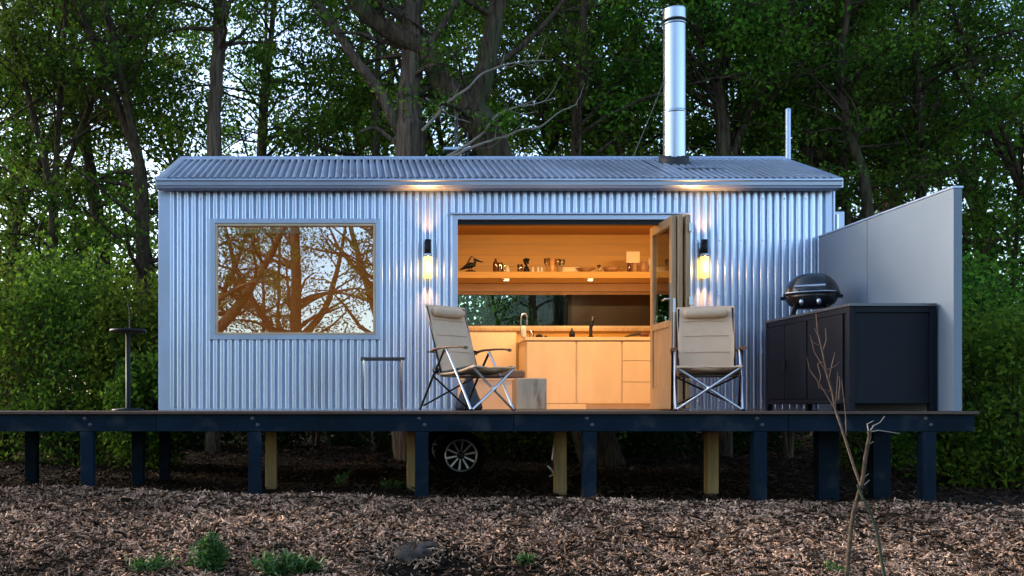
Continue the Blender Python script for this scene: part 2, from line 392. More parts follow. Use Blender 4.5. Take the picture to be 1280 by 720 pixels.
for k in range(-26, 67):
    a = k * PITCH
    if k % 3: continue
    for z_ in (.10, .62, 1.22, 1.80, 2.24):
        inwin = GX0 - .03 < a < GX1 + .03 and GZ0 - .03 < z_ < GZ1 + .03
        indoor = OX0 - .09 < a < OX1 + .12 and z_ < OZ + .09
        if inwin or indoor or a < WX0 + .14 or a > WX1 - .08: continue
        mb.lathe([(0, -.007), (.004, -.006), (.0055, -.002), (.009, 0), (.009, .003)], (a, WY - AMP, z_), 6, 'y')
mb.build('wall', M_clad, cb)
# gable ends
mb = MB(); RY = (WY + BY) / 2; RZ = 2.975
for x in (WX0, WX1):
    MB().add([(x, WY, ZT), (x, BY, ZT), (x, RY, RZ - .02)], [(0, 1, 2)]).build('gable', M_clad, cb)
# roof
mb = MB(); EY = 10.20; EZ = 2.425; RX0, RX1 = -2.02, 5.11
sl_ = Vector((0, RY - EY, RZ - EZ)); nrm = Vector((0, -sl_.z, sl_.y)).normalized()
def roof_fn(a, t, h):
    p = Vector((a, EY, EZ)) + sl_ * t + nrm * h; return tuple(p)
def roof_bk(a, t, h):
    p = Vector((a, EY, EZ)) + sl_ * t + nrm * h; return (p.x, 2 * RY - p.y, p.z)
corr(mb, RX0, RX1, 0, 1, roof_fn); corr(mb, RX0, RX1, 0, 1, roof_bk)
mb.build('roof', M_roof, cb)
mb = MB()
for sg in (1, -1):
    vs = []
    for x in (RX0 - .01, RX1 + .01):
        for (dy, dz) in ((0, .022), (.13, -.028), (.13, -.036), (0, .014)):
            vs.append((x, RY - sg * dy, RZ + dz))
    mb.add(vs, [(0, 1, 5, 4), (1, 2, 6, 5), (2, 3, 7, 6)])
mb.tube([(RX0 - .01, RY, RZ + .02), (RX1 + .01, RY, RZ + .02)], .016, 8)
mb.build('ridge_cap', M_trim, cb)
# barge flashings following the slope (folded angle)
for x0_, x1_ in ((RX0 - .035, RX0 + .07), (RX1 - .07, RX1 + .035)):
    mb = MB(); vs = []
    for yy, zz in ((EY - .02, EZ + .012), (EY + .32, EZ + .012 + .32 * .45), (RY, RZ + .014), (2 * RY - EY, EZ + .012)):
        vs += [(x0_, yy, zz), (x1_, yy, zz), (x1_, yy, zz - .10), (x0_, yy, zz - .10)]
    fs = []
    for i in range(3):
        for k in range(4): fs.append((i * 4 + k, i * 4 + (k + 1) % 4, i * 4 + 4 + (k + 1) % 4, i * 4 + 4 + k))
    fs += [(0, 1, 2, 3), (12, 13, 14, 15)]
    mb.add(vs, fs); mb.build('barge_flashing', M_trim, cb)
# a lapped flashing under the flue, reaching ridge
mb = MB()
def rp(x, t, h=.016): return roof_fn(x, t, h)
mb.add([rp(3.36, .98), rp(3.40, .98), rp(3.45, .0), rp(3.41, 0)], [(0, 1, 2, 3)])
mb.add([rp(3.55, .47, .02), rp(4.05, .47, .02), rp(4.10, .40, .02), rp(3.58, .40, .02)], [(0, 1, 2, 3)])
mb.build('flashing_seam', M_boot, cb)
# fascia + gutter (half-profile), extruded in X
def extr(prof, x0, x1, name, m, parent):
    n = len(prof); vs = [(x0, a, b) for a, b in prof] + [(x1, a, b) for a, b in prof]
    fs = [(i, (i + 1) % n, n + (i + 1) % n, n + i) for i in range(n)] + [tuple(range(n))[::-1], tuple(range(n, 2 * n))]
    return MB().add(vs, fs).build(name, m, parent, bevel=.003)
extr([(10.155, 2.315), (10.125, 2.325), (10.125, 2.335), (10.11, 2.345), (10.105, 2.385), (10.09, 2.392), (10.09, 2.412), (10.10, 2.412), (10.115, 2.40), (10.24, 2.40), (10.24, 2.315)],
     -2.04, 5.10, 'gutter', M_trim, cb)
box('soffit', M_trim, cb, (-2.02, 5.07, 10.243, 10.36, 2.345, 2.395))
# corner flashings
MB().box(WX0 - .015, WX0 + .105, WY - .024, WY + .02, -.0, ZT - .01).box(WX0 - .018, WX0 - .002, WY + .022, WY + .12, 0, ZT - .01).build('corner_flashing', M_trim, cb, bevel=.004)
MB().box(WX1 - .055, WX1 + .014, WY - .024, WY + .02, 0, ZT - .01).box(WX1 + .002, WX1 + .018, WY + .022, WY + .12, 0, ZT - .01).build('corner_flashing', M_trim, cb, bevel=.004)
MB().tube([(5.115, 10.34, 2.33), (5.115, 10.34, 1.9), (5.115, 10.34, 0)], .022, 10).build('downpipe', M_trim, cb)
# base flashing
box('base_flashing', M_trim, cb, (WX0 + .107, OX0 - .05, WY - .026, WY - .012, .004, .022))
box('base_flashing', M_trim, cb, (OX1 + .1, WX1 - .057, WY - .026, WY - .012, .004, .022))
# interior lining
mb = MB()
box('floor', M_ply, cb, (WX0 + .03, WX1 - .03, WY + .02, BY, -.06, .012))
mb = MB()
mb.box(WX0 + .03, .99, BY, BY + .04, .012, 2.30).box(4.9, WX1 - .03, BY, BY + .04, .012, 2.30).box(.992, 4.898, BY + .002, BY + .04, .012, 1.08).box(.992, 4.898, BY + .002, BY + .04, 1.54, 2.30)
mb.build('interior_back_wall', M_orange, cb)
MB().box(WX0 + .012, WX0 + .03, WY + .03, BY, .012, 2.3).build('interior_end_wall', M_orange, cb)
MB().box(WX1 - .03, WX1 - .012, WY + .03, BY, .012, 2.3).build('interior_end_wall', M_orange, cb)
box('ceiling', M_orange, cb, (WX0 + .03, WX1 - .03, WY + .03, BY, 2.302, 2.33))
mb = MB()   # inner skin of the front wall
for a in ((WX0 + .03, GX0 + .045, .012, 2.3), (GX1 - .045, OX0, .012, 2.3), (GX0 + .045, GX1 - .045, .012, GZ0 + .045), (GX0 + .045, GX1 - .045, GZ1 - .045, 2.3), (OX0, OX1, OZ + .02, 2.3), (OX1, WX1 - .03, .012, 2.3)):
    mb.box(a[0], a[1], WY + .05, WY + .075, a[2], a[3])
mb.build('interior_front_wall', M_orange, cb)
# partition between rooms, low wardrobe end
box('partition', M_orange, cb, (.86, .90, 11.2, BY - .002, .014, 2.298))
# chassis
mb = MB().box(-1.9, 4.95, 10.42, 10.48, -.22, -.07).box(-1.9, 4.95, 12.5, 12.56, -.22, -.07)
for i in range(9): mb.box(-1.8 + i * .8, -1.75 + i * .8, 10.49, 12.49, -.18, -.07)
mb.build('chassis', M_black, cb)
box('axle', M_black, cb, (1.15, 1.21, 10.6, 12.4, -.5, -.44))
for yy in (10.62, 12.3):
    wl = MB().lathe([(.17, -.09), (.175, -.1), (.245, -.10), (.27, -.07), (.277, 0), (.27, .07), (.245, .10), (.17, .10)], (0, 0, 0), 40, 'y').build('wheel', M_rubber, cb, loc=(1.18, yy, -.485))
    mb = MB().lathe([(.160, -.085), (.176, -.10), (.180, -.106), (.168, -.108), (.160, -.10), (.158, -.07)], n=40, axis='y')
    for k in range(10):
        t = 2 * math.pi * k / 10 + .2
        for e in (0,):
            a = Vector((math.cos(t), 0, math.sin(t)))
            q = Vector((-a.z, 0, a.x))
            p0 = a * .04 + Vector((0, -.075, 0)); p1 = a * .162 + Vector((0, -.092, 0))
            mb.add([p0 - q * .008, p0 + q * .008, p1 + q * .012, p1 - q * .012, p0 - q * .006 + Vector((0, .02, 0)), p0 + q * .006 + Vector((0, .02, 0)), p1 + q * .01 + Vector((0, .02, 0)), p1 - q * .01 + Vector((0, .02, 0))],
                   [(0, 1, 2, 3), (0, 4, 5, 1), (3, 2, 6, 7), (1, 5, 6, 2), (0, 3, 7, 4)])
    mb.build('rim', M_rim, wl)
    MB().lathe([(0, -.085), (.03, -.088), (.042, -.08), (.045, -.06), (.165, -.03), (.165, .0), (0, .0)], n=30, axis='y').build('hub', M_rimd, wl)
# jacking stay beside the wheel
st = MB().tube([P(694, 545, 10.6), P(690, 575, 10.6)], .01, 6).tube([P(684, 582, 10.6), P(693, 592, 10.6), P(686, 596, 10.6)], .012, 6)
st.build('leveling_stay', M_alu, cb)

# big window: flashing surround, timber frame, pane
wn = MB()
def ring(mb, x0, x1, z0, z1, w, y0, y1):
    mb.box(x0, x0 + w, y0, y1, z0, z1).box(x1 - w, x1, y0, y1, z0, z1).box(x0 + w, x1 - w, y0, y1, z1 - w, z1).box(x0 + w, x1 - w, y0, y1, z0, z0 + w); return mb
win = ring(MB(), GX0, GX1, GZ0, GZ1, .05, WY - .032, WY + .048).build('window', M_trim, cb, bevel=.004)
ring(MB(), GX0 + .052, GX1 - .052, GZ0 + .052, GZ1 - .052, .024, WY - .026, WY + .049).build('frame', M_frame, win, bevel=.003)
box('pane', M_glass, win, (GX0 + .07, GX1 - .07, WY + .012, WY + .018, GZ0 + .07, GZ1 - .07))
MB().box(GX0 + .078, GX1 - .078, WY + .08, WY + .14, GZ1 - .13, GZ1 - .078).build('roller_blind', M_white, win, bevel=.012)
# door surround
mb = MB().box(OX0 - .05, OX0 + .002, WY - .03, WY + .049, .002, OZ + .05).box(OX0 + .002, OX1 + .05, WY - .03, WY + .049, OZ, OZ + .05)
mb.box(OX1 - .002, OX1 + .05, WY - .03, WY + .049, .002, OZ - .002)
mb.build('door_surround', M_trim, cb, bevel=.004)
MB().box(OX0 - .075, OX1 + .07, WY - .055, WY - .012, OZ + .052, OZ + .07).build('head_flashing', M_trim, cb, bevel=.003)
box('door_track', M_black, cb, (OX0 + .003, OX1 - .003, WY + .0, WY + .08, OZ - .045, OZ - .001))
box('sill', M_plyd, cb, (OX0, OX1, WY - .03, WY + .03, -.0, .016))
# back strip window
bw = ring(MB(), .985, 4.905, 1.07, 1.55, .035, BY - .012, BY + .075).build('window', M_frame, cb, bevel=.003)
box('pane', M_bglass, bw, (1.02, 4.87, BY + .03, BY + .035, 1.105, 1.515))
MB().box(2.825, 2.87, BY - .01, BY + .025, 1.106, 1.514).build('mullion', M_black, bw)
MB().box(4.01, 4.06, BY - .01, BY + .025, 1.106, 1.514).build('mullion', M_black, bw)
box('pane_standin', M_dkpane, bw, (2.872, 4.008, BY + .012, BY + .022, 1.107, 1.513))  # opaque panel in place of the dark reflective glass section
MB().box(.94, 4.95, BY - .05, BY - .013, 1.035, 1.072).build('sill', M_door, bw, bevel=.004)
# bifold doors stacked at the right: three leaves edge-on to the wall
DH = 1.985
def leaf(name, xa, ya, xb, yb, handle=False):
    """leaf from (xa,ya) inner to (xb,yb) outer end, local x along leaf"""
    ln = math.hypot(xb - xa, yb - ya); a = math.atan2(yb - ya, xb - xa)
    d = MB(); sw, th = .085, .045
    d.box(0, sw, -th / 2, th / 2, .02, DH).box(ln - sw, ln, -th / 2, th / 2, .02, DH)
    d.box(sw, ln - sw, -th / 2, th / 2, .02, .24).box(sw, ln - sw, -th / 2, th / 2, DH - .09, DH).box(sw, ln - sw, -th / 2, th / 2, .86, .93)
    o = d.build(name, M_door, cb, loc=(xa, ya, 0), rot=(0, 0, a), bevel=.004)
    MB().box(sw - .005, ln - sw + .005, -.004, .004, .932, DH - .085).build('glass', M_dglass, o)
    MB().box(sw - .005, ln - sw + .005, -.008, .008, .235, .862).build('lower_panel', M_door, o, bevel=.002)
    if handle:
        h = MB().box(ln - .062, ln - .02, -th / 2 - .008, -th / 2 - .001, .92, 1.30)
        h.tube([(ln - .04, -th / 2 - .008, 1.14), (ln - .04, -th / 2 - .05, 1.14), (ln - .15, -th / 2 - .05, 1.135)], .009, 8)
        h.build('handle', M_steel, o)
        MB().tube([(ln + .006, 0, .05), (ln + .006, 0, 1.02)], .007, 8).box(ln + .001, ln + .012, -.014, .014, 1.0, 1.14).build('bolt', M_steel, o)
    return o
leaf('door', 3.280, 10.62, 3.265, 9.86, True)
leaf('door', 3.345, 10.60, 3.322, 9.83)
leaf('door', 3.425, 10.60, 3.398, 9.82)
for zz in (.3, 1.06, 1.80):
    MB().tube([(3.428, 9.80, zz), (3.428, 9.80, zz + .10)], .012, 8).box(3.395, 3.435, 9.785, 9.80, zz + .01, zz + .09).build('hinge', M_steel, cb)

# flue
fd = 11.20; fs_ = F_PX / fd; fx = (843 - CX) / fs_; fr_ = 13.6 / fs_
zt = CAM_Z + (511 - 12) / fs_
zr = EZ + (fd - EY) / (RY - EY) * (RZ - EZ)
MB().lathe([(fr_, zr - .02), (fr_, 3.41), (fr_, 3.42), (fr_ + .004, 3.425), (fr_ + .004, 3.44), (fr_ - .001, 3.445), (fr_ - .001, 3.46), (fr_ - .001, zt - .19)], (fx, fd, 0), 40).build('flue_pipe', M_steel, cb)
cap = MB().lathe([(0, zt - .02), (fr_ - .03, zt - .02), (fr_ - .01, zt), (fr_, zt), (fr_ + .003, zt - .01), (fr_ + .003, zt - .02), (fr_ + .003, zt - .12), (fr_ + .003, zt - .13), (fr_ - .01, zt - .135), (fr_ - .02, zt - .12), (0, zt - .12)], (fx, fd, 0), 40)
cap.build('flue_cap', M_steel, cb)
MB().lathe([(fr_ - .02, zt - .20), (fr_ - .02, zt - .12)], (fx, fd, 0), 32).build('cap_gap', M_black, cb)
MB().lathe([(fr_ - .004, zt - .185), (fr_ + .006, zt - .18), (fr_ + .006, zt - .165), (fr_ - .004, zt - .16)], (fx, fd, 0), 32).build('cap_band', M_steel, cb)
bt = MB()
pr = [(fr_ + .002, zr + .10), (fr_ + .03, zr + .09), (fr_ + .045, zr + .06), (fr_ + .04, zr + .03), (fr_ + .07, zr + .005), (fr_ + .08, zr - .07), (fr_ + .03, zr - .12)]
bt.lathe(pr, (fx, fd, 0), 28)
random.seed(5)
bt.v = [(x + random.uniform(-.008, .008), y + random.uniform(-.008, .008), z + random.uniform(-.008, .008) + (y - fd) * .35) for x, y, z in bt.v]
bt.build('flue_boot', M_boot, cb)
MB().tube([P(829.5, 100, 11.15), P(822, 122, 11.3), P(791, 198, 11.52)], .006, 6).build('stay_wire', mat('weathered_galv', (.10, .11, .12), .6, .4), cb)
vp = MB().tube([P(985, 205, 11.9) + Vector((0, 0, -.25)), P(985, 139, 11.9)], .031, 16); vp.lathe([(.034, 0), (.034, .02), (.02, .035), (0, .038)], P(985, 139, 11.9), 16)
vp.build('vent_pipe', M_trim, cb)
mbx = MB().box(5.135, 5.29, 10.44, 10.56, 1.92, 2.14).build('meter_box', M_trim, cb, bevel=.006)
MB().tube([P(1046, 268, 10.42), P(1046, 288, 10.42)], .02, 10).tube([P(1046, 288, 10.42), P(1046, 288, 10.42) + Vector((0, 0, -1.9))], .012, 8).build('conduit', M_alu, mbx)
mbx.parent = cb
box('meter_bracket', M_alu, mbx, (5.075, 5.136, 10.46, 10.5, 1.96, 2.02))

# ---------------------------------------------------------------- wall lamps
def lamp(px, label):
    s = F_PX / 10.2; x = (px - CX) / s; zb = CAM_Z + (511 - 347) / s
    L_ = thing('wall_lamp', label, 'wall lamp', (x, 10.21, zb), 0, 'cylinder wall lamps beside the folding doors')
    MB().box(-.018, .018, .02, .076, .20, .32).build('wall_bracket', M_black, L_, bevel=.003)
    MB().lathe([(.028, .25), (.034, .252), (.034, .40), (.030, .40), (.028, .26), (.0, .26)], n=24).build('housing', M_black, L_)
    MB().lathe([(.045, .222), (.048, .225), (.048, .25), (.03, .255), (0, .255)], n=24).build('collar', M_steel, L_)
    MB().lathe([(0, .004), (.038, .0), (.046, .008), (.046, .218), (.03, .221)], n=24).build('glass_shade', M_lamp, L_)
    for (zz, up, e) in ((.41, 1, 10), (-.01, 0, 11)):
        l = bpy.data.lights.new('lamp_beam', 'SPOT'); l.energy = e; l.color = (1, .44, .12); l.spot_size = R(95); l.spot_blend = .9; l.shadow_soft_size = .03
        o = bpy.data.objects.new('lamp_beam', l); COL.objects.link(o); o.parent = L_; o.location = (0, -.012, zz); o.rotation_euler = (R(180) if up else 0, 0, 0)
    l = bpy.data.lights.new('lamp_glow', 'POINT'); l.energy = .7; l.color = (1, .6, .25); l.shadow_soft_size = .03
    o = bpy.data.objects.new('lamp_glow', l); COL.objects.link(o); o.parent = L_; o.location = (0, -.09, .11)
lamp(535, 'lit glass cylinder wall lamp between the picture window and the doors')
lamp(881, 'lit glass cylinder wall lamp above the right-hand camp chair')

# ---------------------------------------------------------------- interior furniture
ks = F_PX / 12.1
kc = thing('kitchen_counter', 'pale plywood kitchen counter with two cupboard doors and three drawers', 'counter', (0, 12.12, .012))
KX0, KX1 = 2.175, 4.6
MB().box(KX0, KX1, .02, .56, .07, .855).build('carcass', M_ply, kc)
MB().box(KX0 - .02, KX1, -.015, .57, .86, .90).build('worktop', M_ply, kc, bevel=.004)
MB().box(KX0 + .75, KX1, .05, .06, 0, .069).box(KX0, KX0 + .745, .001, .06, 0, .069).build('plinth', M_ply, kc)
def kx(px): return (px - CX) / ks
for (a, b) in ((659, 720), (722, 777)): MB().box(kx(a), kx(b), 0, .018, .075, .848).build('cupboard_door', M_ply, kc, bevel=.002)
for (z0_, z1_) in ((.61, .848), (.345, .603), (.075, .338)):
    for (a, b) in ((779, 813.5), (815, 850)):
        MB().box(kx(a), kx(b), 0, .018, z0_, z1_).build('drawer', M_ply, kc, bevel=.002)
mb = MB().box(KX0 + .01, KX1, .008, .019, .848, .859); mb.build('shadow_gap', M_dark, kc)

box('lower_lining', M_ply, cb, (WX0 + .04, KX0 - .03, BY - .03, BY - .002, .014, 1.03))
ov = thing('wall_shelf', 'long overhead timber shelf with two small downlights beneath it', 'shelf', (0, 12.15, 0))
MB().box(.98, 4.95, 0, .5, 1.655, 1.735).build('board', M_orange, ov, bevel=.004)
MB().box(.98, 4.95, .535, .565, 1.556, 1.653).build('back_panel', M_ply, ov)
for px in (633, 738):
    x = (px - CX) / (F_PX / 12.25)
    p = MB().lathe([(0, 0), (.03, 0), (.036, .006), (.036, .012)], (x, .10, 1.64), 20).build('downlight', M_puck, ov)
    MB().lathe([(.037, -.003), (.045, .002), (.045, .014)], (x, .10, 1.64), 20).build('bezel', M_steel, p)
    l = bpy.data.lights.new('downlight_beam', 'SPOT'); l.energy = 9; l.color = (1, .66, .34); l.spot_size = R(150); l.spot_blend = 1; l.shadow_soft_size = .03
    o = bpy.data.objects.new('downlight_beam', l); COL.objects.link(o); o.parent = p; o.location = (x, .10, 1.625)
# hidden strip lights fixed to the ceiling inside the front wall
def strip(name, label, x0, x1, y, e, grp):
    t = thing(name, label, 'ceiling light', ((x0 + x1) / 2, y, 2.30), 0, grp)
    hw = (x1 - x0) / 2
    MB().box(-hw, hw, -.03, .03, -.03, -.001).build('housing', M_white, t)
    MB().box(-hw + .01, hw - .01, -.02, .02, -.036, -.031).build('diffuser', M_strip, t)
    l = bpy.data.lights.new('strip_glow', 'AREA'); l.energy = e; l.color = (1, .62, .25); l.shape = 'RECTANGLE'; l.size = x1 - x0; l.size_y = .04
    o = bpy.data.objects.new('strip_glow', l); COL.objects.link(o); o.parent = t; o.location = (0, 0, -.042)
    o.rotation_euler = (R(18), 0, 0)
strip('ceiling_light', 'warm strip light on the kitchen ceiling above the folding doors', 1.2, 4.6, 10.95, 21, 'warm ceiling strip lights')
strip('ceiling_light', 'warm strip light on the ceiling behind the picture window', -1.6, .5, 10.75, 4.6, 'warm ceiling strip lights')
# low bench under the back wall, left of the counter
bn = thing('window_seat', 'low plywood bench box behind the left camp chair', 'bench', (0, 11.3, .012))
MB().box(1.13, 1.93, 0, 1.40, 0, .335).build('box', M_ply, bn, bevel=.003)
MB().box(1.13, 1.95, -.01, 1.40, .337, .36).build('top', M_ply, bn, bevel=.003)
tag(MB().box(1.30, 2.02, 11.32, 11.9, .376, .47).build('cushion', M_cush, bevel=.025), 'flat grey brown cushion lying on the low plywood bench', 'cushion')
stmp = MB().box(-.16, .16, -.17, .17, 0, .335).build('log_stool', M_stump, loc=(1.935, 10.62, .015), bevel=.012)
tag(stmp, 'squared weathered log block with dark bark patches beside the counter', 'stool')

SHZ = 1.7355; SHY = 12.24; ss = F_PX / SHY
def sx(px): return (px - CX) / ss
def small(name, m, prof, px, z, y, label, cat, n=20, group=None, sxy=1, sc=1.0):
    o = MB().lathe([(r * sc, h * sc) for r, h in prof], n=n, sx=sxy).build(name, m, loc=((px - CX) / (F_PX / y), y, z))
    return tag(o, label, cat, group)
# bird figurine (black, long beak pointing right, crest wing up)
bf = thing('bird_figurine', 'black carved bird figurine with long beak at the left end of shelf', 'figurine', (sx(588), SHY, SHZ))
b = MB().lathe([(0, 0), (.06, 0), (.065, .01), (.05, .025), (.02, .03), (0, .03)], n=20, sx=1.1, sy=.6); b.build('plinth', M_black, bf)
b = MB()
b.tube([(-.135, 0, .035), (-.10, 0, .05), (-.05, 0, .075), (0, 0, .092), (.045, 0, .10), (.06, 0, .125), (.055, 0, .155), (.05, 0, .172)], [.004, .014, .03, .038, .028, .017, .014, .015], 12)
b.tube([(.02, 0, .02), (.015, 0, .07)], .007, 6).tube([(-.02, 0, .02), (-.01, 0, .07)], .007, 6)
b.build('body', M_black, bf)
MB().tube([(.045, 0, .168), (.09, 0, .15), (.135, 0, .135), (.165, 0, .132)], [.015, .013, .009, .003], 10).build('beak', M_black, bf)
MB().tube([(-.06, -.01, .085), (-.02, -.015, .15), (.01, -.01, .20), (.02, 0, .21)], [.004, .009, .007, .003], 8).tube([(.02, 0, .205), (.06, 0, .165)], .004, 6).build('wing', M_black, bf)
small('bottle', M_brownbottle, [(0, 0), (.032, 0), (.034, .01), (.034, .10), (.028, .13), (.013, .15), (.013, .175), (0, .175)], 619.5, SHZ, SHY, 'small dark brown bottle beside the glass mug on the shelf', 'bottle')
mg = thing('glass_mug', 'clear glass mug with handle next to the brown bottle', 'mug', (sx(626), SHY + .04, SHZ))
MB().lathe([(0, .004), (.03, .004), (.034, .0), (.036, .05), (.033, .10), (.03, .13), (.027, .13), (.03, .1), (.031, .01)], n=20).build('cup', M_cup, mg)
MB().tube([(.03, 0, .11), (.058, 0, .10), (.058, 0, .04), (.03, 0, .025)], .005, 8).build('handle', M_cup, mg)
small('jar', M_porc, [(0, 0), (.028, 0), (.03, .01), (.03, .055), (.018, .062), (.02, .07), (.02, .085), (0, .088)], 634, SHZ, SHY, 'white lidded jar right of the glass mug on shelf', 'jar')
# bust-shaped dark ornament
bu = thing('bust_ornament', 'dark bust-like ornament with a knobbly round top on a cone', 'ornament', (sx(658), SHY, SHZ))
MB().lathe([(0, 0), (.045, 0), (.046, .01), (.036, .045), (.022, .07), (.012, .085), (.010, .11), (0, .11)], n=20).build('base', M_black, bu)
mb = MB(); random.seed(3)
for i in range(16):
    a, h = random.uniform(0, 6.28), random.uniform(-.028, .03)
    c = Vector((.026 * math.cos(a), .02 * math.sin(a), .143 + h)); r_ = random.uniform(.014, .019)
    mb.lathe([(r_ * math.sin(t), -r_ * math.cos(t)) for t in (0, .6, 1.2, 1.9, 2.5, 3.14)], c, 10)
mb.build('head', M_black, bu)
small('drinking_glass', M_cup, [(0, .004), (.028, .004), (.03, 0), (.037, .11), (.034, .11), (.028, .012)], 650, SHZ, SHY + .05, 'clear tumbler half hidden behind the dark bust ornament', 'glass', group='glassware on the shelf')
for px, lb in ((666, 'small cream shaker nearest the dark bust ornament'), (672.5, 'small cream shaker leaning between two others on shelf'), (677, 'small cream shaker furthest right of the three')):
    small('shaker', M_porc, [(0, 0), (.018, 0), (.020, .01), (.014, .04), (.016, .055), (.01, .07), (0, .072)], px, SHZ, SHY, lb, 'shaker', group='cream shakers on the shelf')
for px, sc_, lb in ((684, 1.25, 'tall clear glass left of the amber glass on shelf'), (697, 1.2, 'clear goblet right of the amber glass on shelf'), (702.5, 1.15, 'clear goblet nearest the wooden board on shelf')):
    small('goblet', M_cup, [(0, 0), (.03, .0), (.028, .006), (.005, .012), (.005, .055), (.022, .075), (.033, .10), (.033, .14), (.030, .14), (.029, .10), (.018, .08), (0, .075)], px, SHZ, SHY, lb, 'glass', group='glassware on the shelf', sc=sc_)
small('tumbler', mat('amber', (.62, .30, .12), .2), [(0, .0), (.032, .0), (.034, .01), (.034, .165), (.030, .168), (.029, .02)], 690, SHZ, SHY, 'tall amber tumbler standing between clear glasses', 'glass', group='glassware on the shelf')
tag(MB().box(-.21, .21, -.08, .08, 0, .02).box(-.20, .20, .03, .045, .021, .085).build('serving_board', M_ply, loc=(sx(723), SHY + .08, SHZ), bevel=.004), 'pale serving board propped in the middle of the shelf', 'board')
small('platter', mat('brown_ceramic', (.42, .24, .11), .35), [(0, .0), (.05, 0), (.055, .008), (.12, .045), (.13, .05), (.12, .052), (.05, .018), (0, .015)], 732, SHZ, SHY - .02, 'shallow brown ceramic dish in front of the serving board', 'dish')
bo = thing('glass_bowl', 'brown glass bowl with two side handles on the shelf', 'bowl', (sx(764), SHY, SHZ))
MB().lathe([(0, .002), (.06, 0), (.08, .01), (.105, .062), (.1, .062), (.075, .015), (0, .012)], n=24).build('bowl', mat('brown_bowl', (.30, .14, .06), .2), bo)
for sg in (-1, 1): MB().tube([(sg * .095, 0, .055), (sg * .135, 0, .05), (sg * .13, 0, .015), (sg * .085, 0, .012)], .006, 8).build('handle', M_cup, bo)
small('goblet', M_cup, [(0, 0), (.02, .0), (.018, .006), (.004, .012), (.004, .055), (.02, .075), (.026, .10), (.024, .10), (.014, .08), (0, .075)], 748.5, SHZ, SHY + .03, 'short clear goblet left of the brown glass bowl', 'glass', group='glassware on the shelf')
tag(MB().box(-.085, .085, -.03, .03, 0, .145).build('wooden_box', M_ply, loc=(sx(794), SHY + .12, SHZ + .135), bevel=.003), 'square pale wooden box raised on jars at shelf right end', 'box')
for px, wd, m_, lb in ((786.5, .7, M_brownbottle, 'narrow dark jar under the square wooden box'), (793.5, 1.2, mat('terracotta', (.42, .20, .09), .5), 'wide terracotta jar under the square wooden box'), (804, 1.45, mat('clay', (.36, .17, .08), .4), 'broad brown clay pot right of the terracotta jar')):
    small('jar', m_, [(0, 0), (.03 * wd, 0), (.034 * wd, .012), (.034 * wd, .105), (.028 * wd, .12), (.03 * wd, .134), (0, .134)], px, SHZ, SHY + .12 if wd < 1.3 else SHY + .05, lb, 'jar', group='brown jars at the right end of the shelf')
small('candle', M_porc, [(0, 0), (.02, 0), (.02, .06), (.012, .062), (.03, .075), (.03, .19), (0, .20)], 813, SHZ, SHY + .08, 'pale candle standing at the right end of the shelf', 'candle')
# counter items
CZ = .912; CYD = 12.17
def cx_(px): return (px - CX) / (F_PX / CYD)
tp = thing('kitchen_tap', 'chrome spring-neck kitchen tap at the left end of counter', 'tap', (cx_(655), CYD + .05, CZ))
MB().lathe([(0, 0), (.028, 0), (.028, .01), (.016, .02), (.016, .13), (0, .13)], n=16).build('base', M_steel, tp)
pts = [(-.03 - .0 * 0, 0, .12)] ; pts = [(-.028, 0, .10), (-.03, 0, .2), (-.025, 0, .27), (-.005, 0, .30), (.022, 0, .305), (.042, 0, .28), (.048, 0, .22), (.045, 0, .16)]
MB().tube(pts, .010, 10).build('spout', M_steel, tp)
MB().tube([(-.026, 0, .02), (-.028, 0, .12)], .012, 10).build('riser', M_steel, tp)
small('soap_dispenser', M_white, [(0, 0), (.03, 0), (.033, .01), (.033, .13), (.02, .145), (0, .147)], 654.5, CZ, CYD - .03, 'white soap dispenser in front of the chrome spring tap', 'dispenser')
small('beaker', M_cup, [(0, .0), (.024, .0), (.027, .008), (.027, .085), (.024, .085)], 664.5, CZ, CYD, 'small glass beaker right of the white soap dispenser', 'beaker')
small('scrub_brush', M_black, [(0, 0), (.03, .0), (.034, .02), (.02, .04), (0, .045)], 674, CZ, CYD, 'small round black brush on counter beside the beaker', 'brush', sxy=1.4)
small('sink_plug', M_black, [(0, 0), (.022, .0), (.024, .012), (.008, .02), (0, .035)], 682, CZ, CYD, 'little black sink plug on the counter by the brush', 'plug')
small('pump_bottle', M_black, [(0, 0), (.034, 0), (.038, .012), (.034, .06), (.022, .085), (.012, .092), (.012, .115), (0, .118)], 715, CZ, CYD, 'squat black pump bottle on counter left of black tap', 'bottle')
t2 = thing('black_tap', 'black mixer tap with looped spout on the counter', 'tap', (cx_(738.5), CYD, CZ))
MB().lathe([(0, 0), (.034, 0), (.034, .012), (.022, .02), (.020, .14), (.014, .19), (0, .20)], n=16).build('base', M_black, t2)
MB().tube([(.012, 0, .13), (.030, 0, .17), (.030, 0, .24), (.026, 0, .26)], .011, 10).tube([(.0, 0, .18), (-.03, 0, .215), (-.055, 0, .21), (-.06, 0, .17)], .009, 10).build('spout', M_black, t2)
MB().tube([(.022, 0, .215), (.026, 0, .262)], .012, 8).build('lever', M_steel, t2)
dr = thing('wrap_roll', 'dark folded kitchen knives roll lying on the counter right end', 'knife roll', (cx_(797), CYD, CZ))
MB().tube([(-.16, 0, .012), (-.06, 0, .035), (.02, .0, .05), (.06, 0, .045)], [.006, .02, .026, .02], 10).build('roll', M_canvd, dr)
MB().tube([(.03, -.02, .03), (.09, -.02, .04), (.13, -.02, .03)], [.02, .03, .022], 10).build('flap', mat('red_brown', (.16, .05, .03), .6), dr)

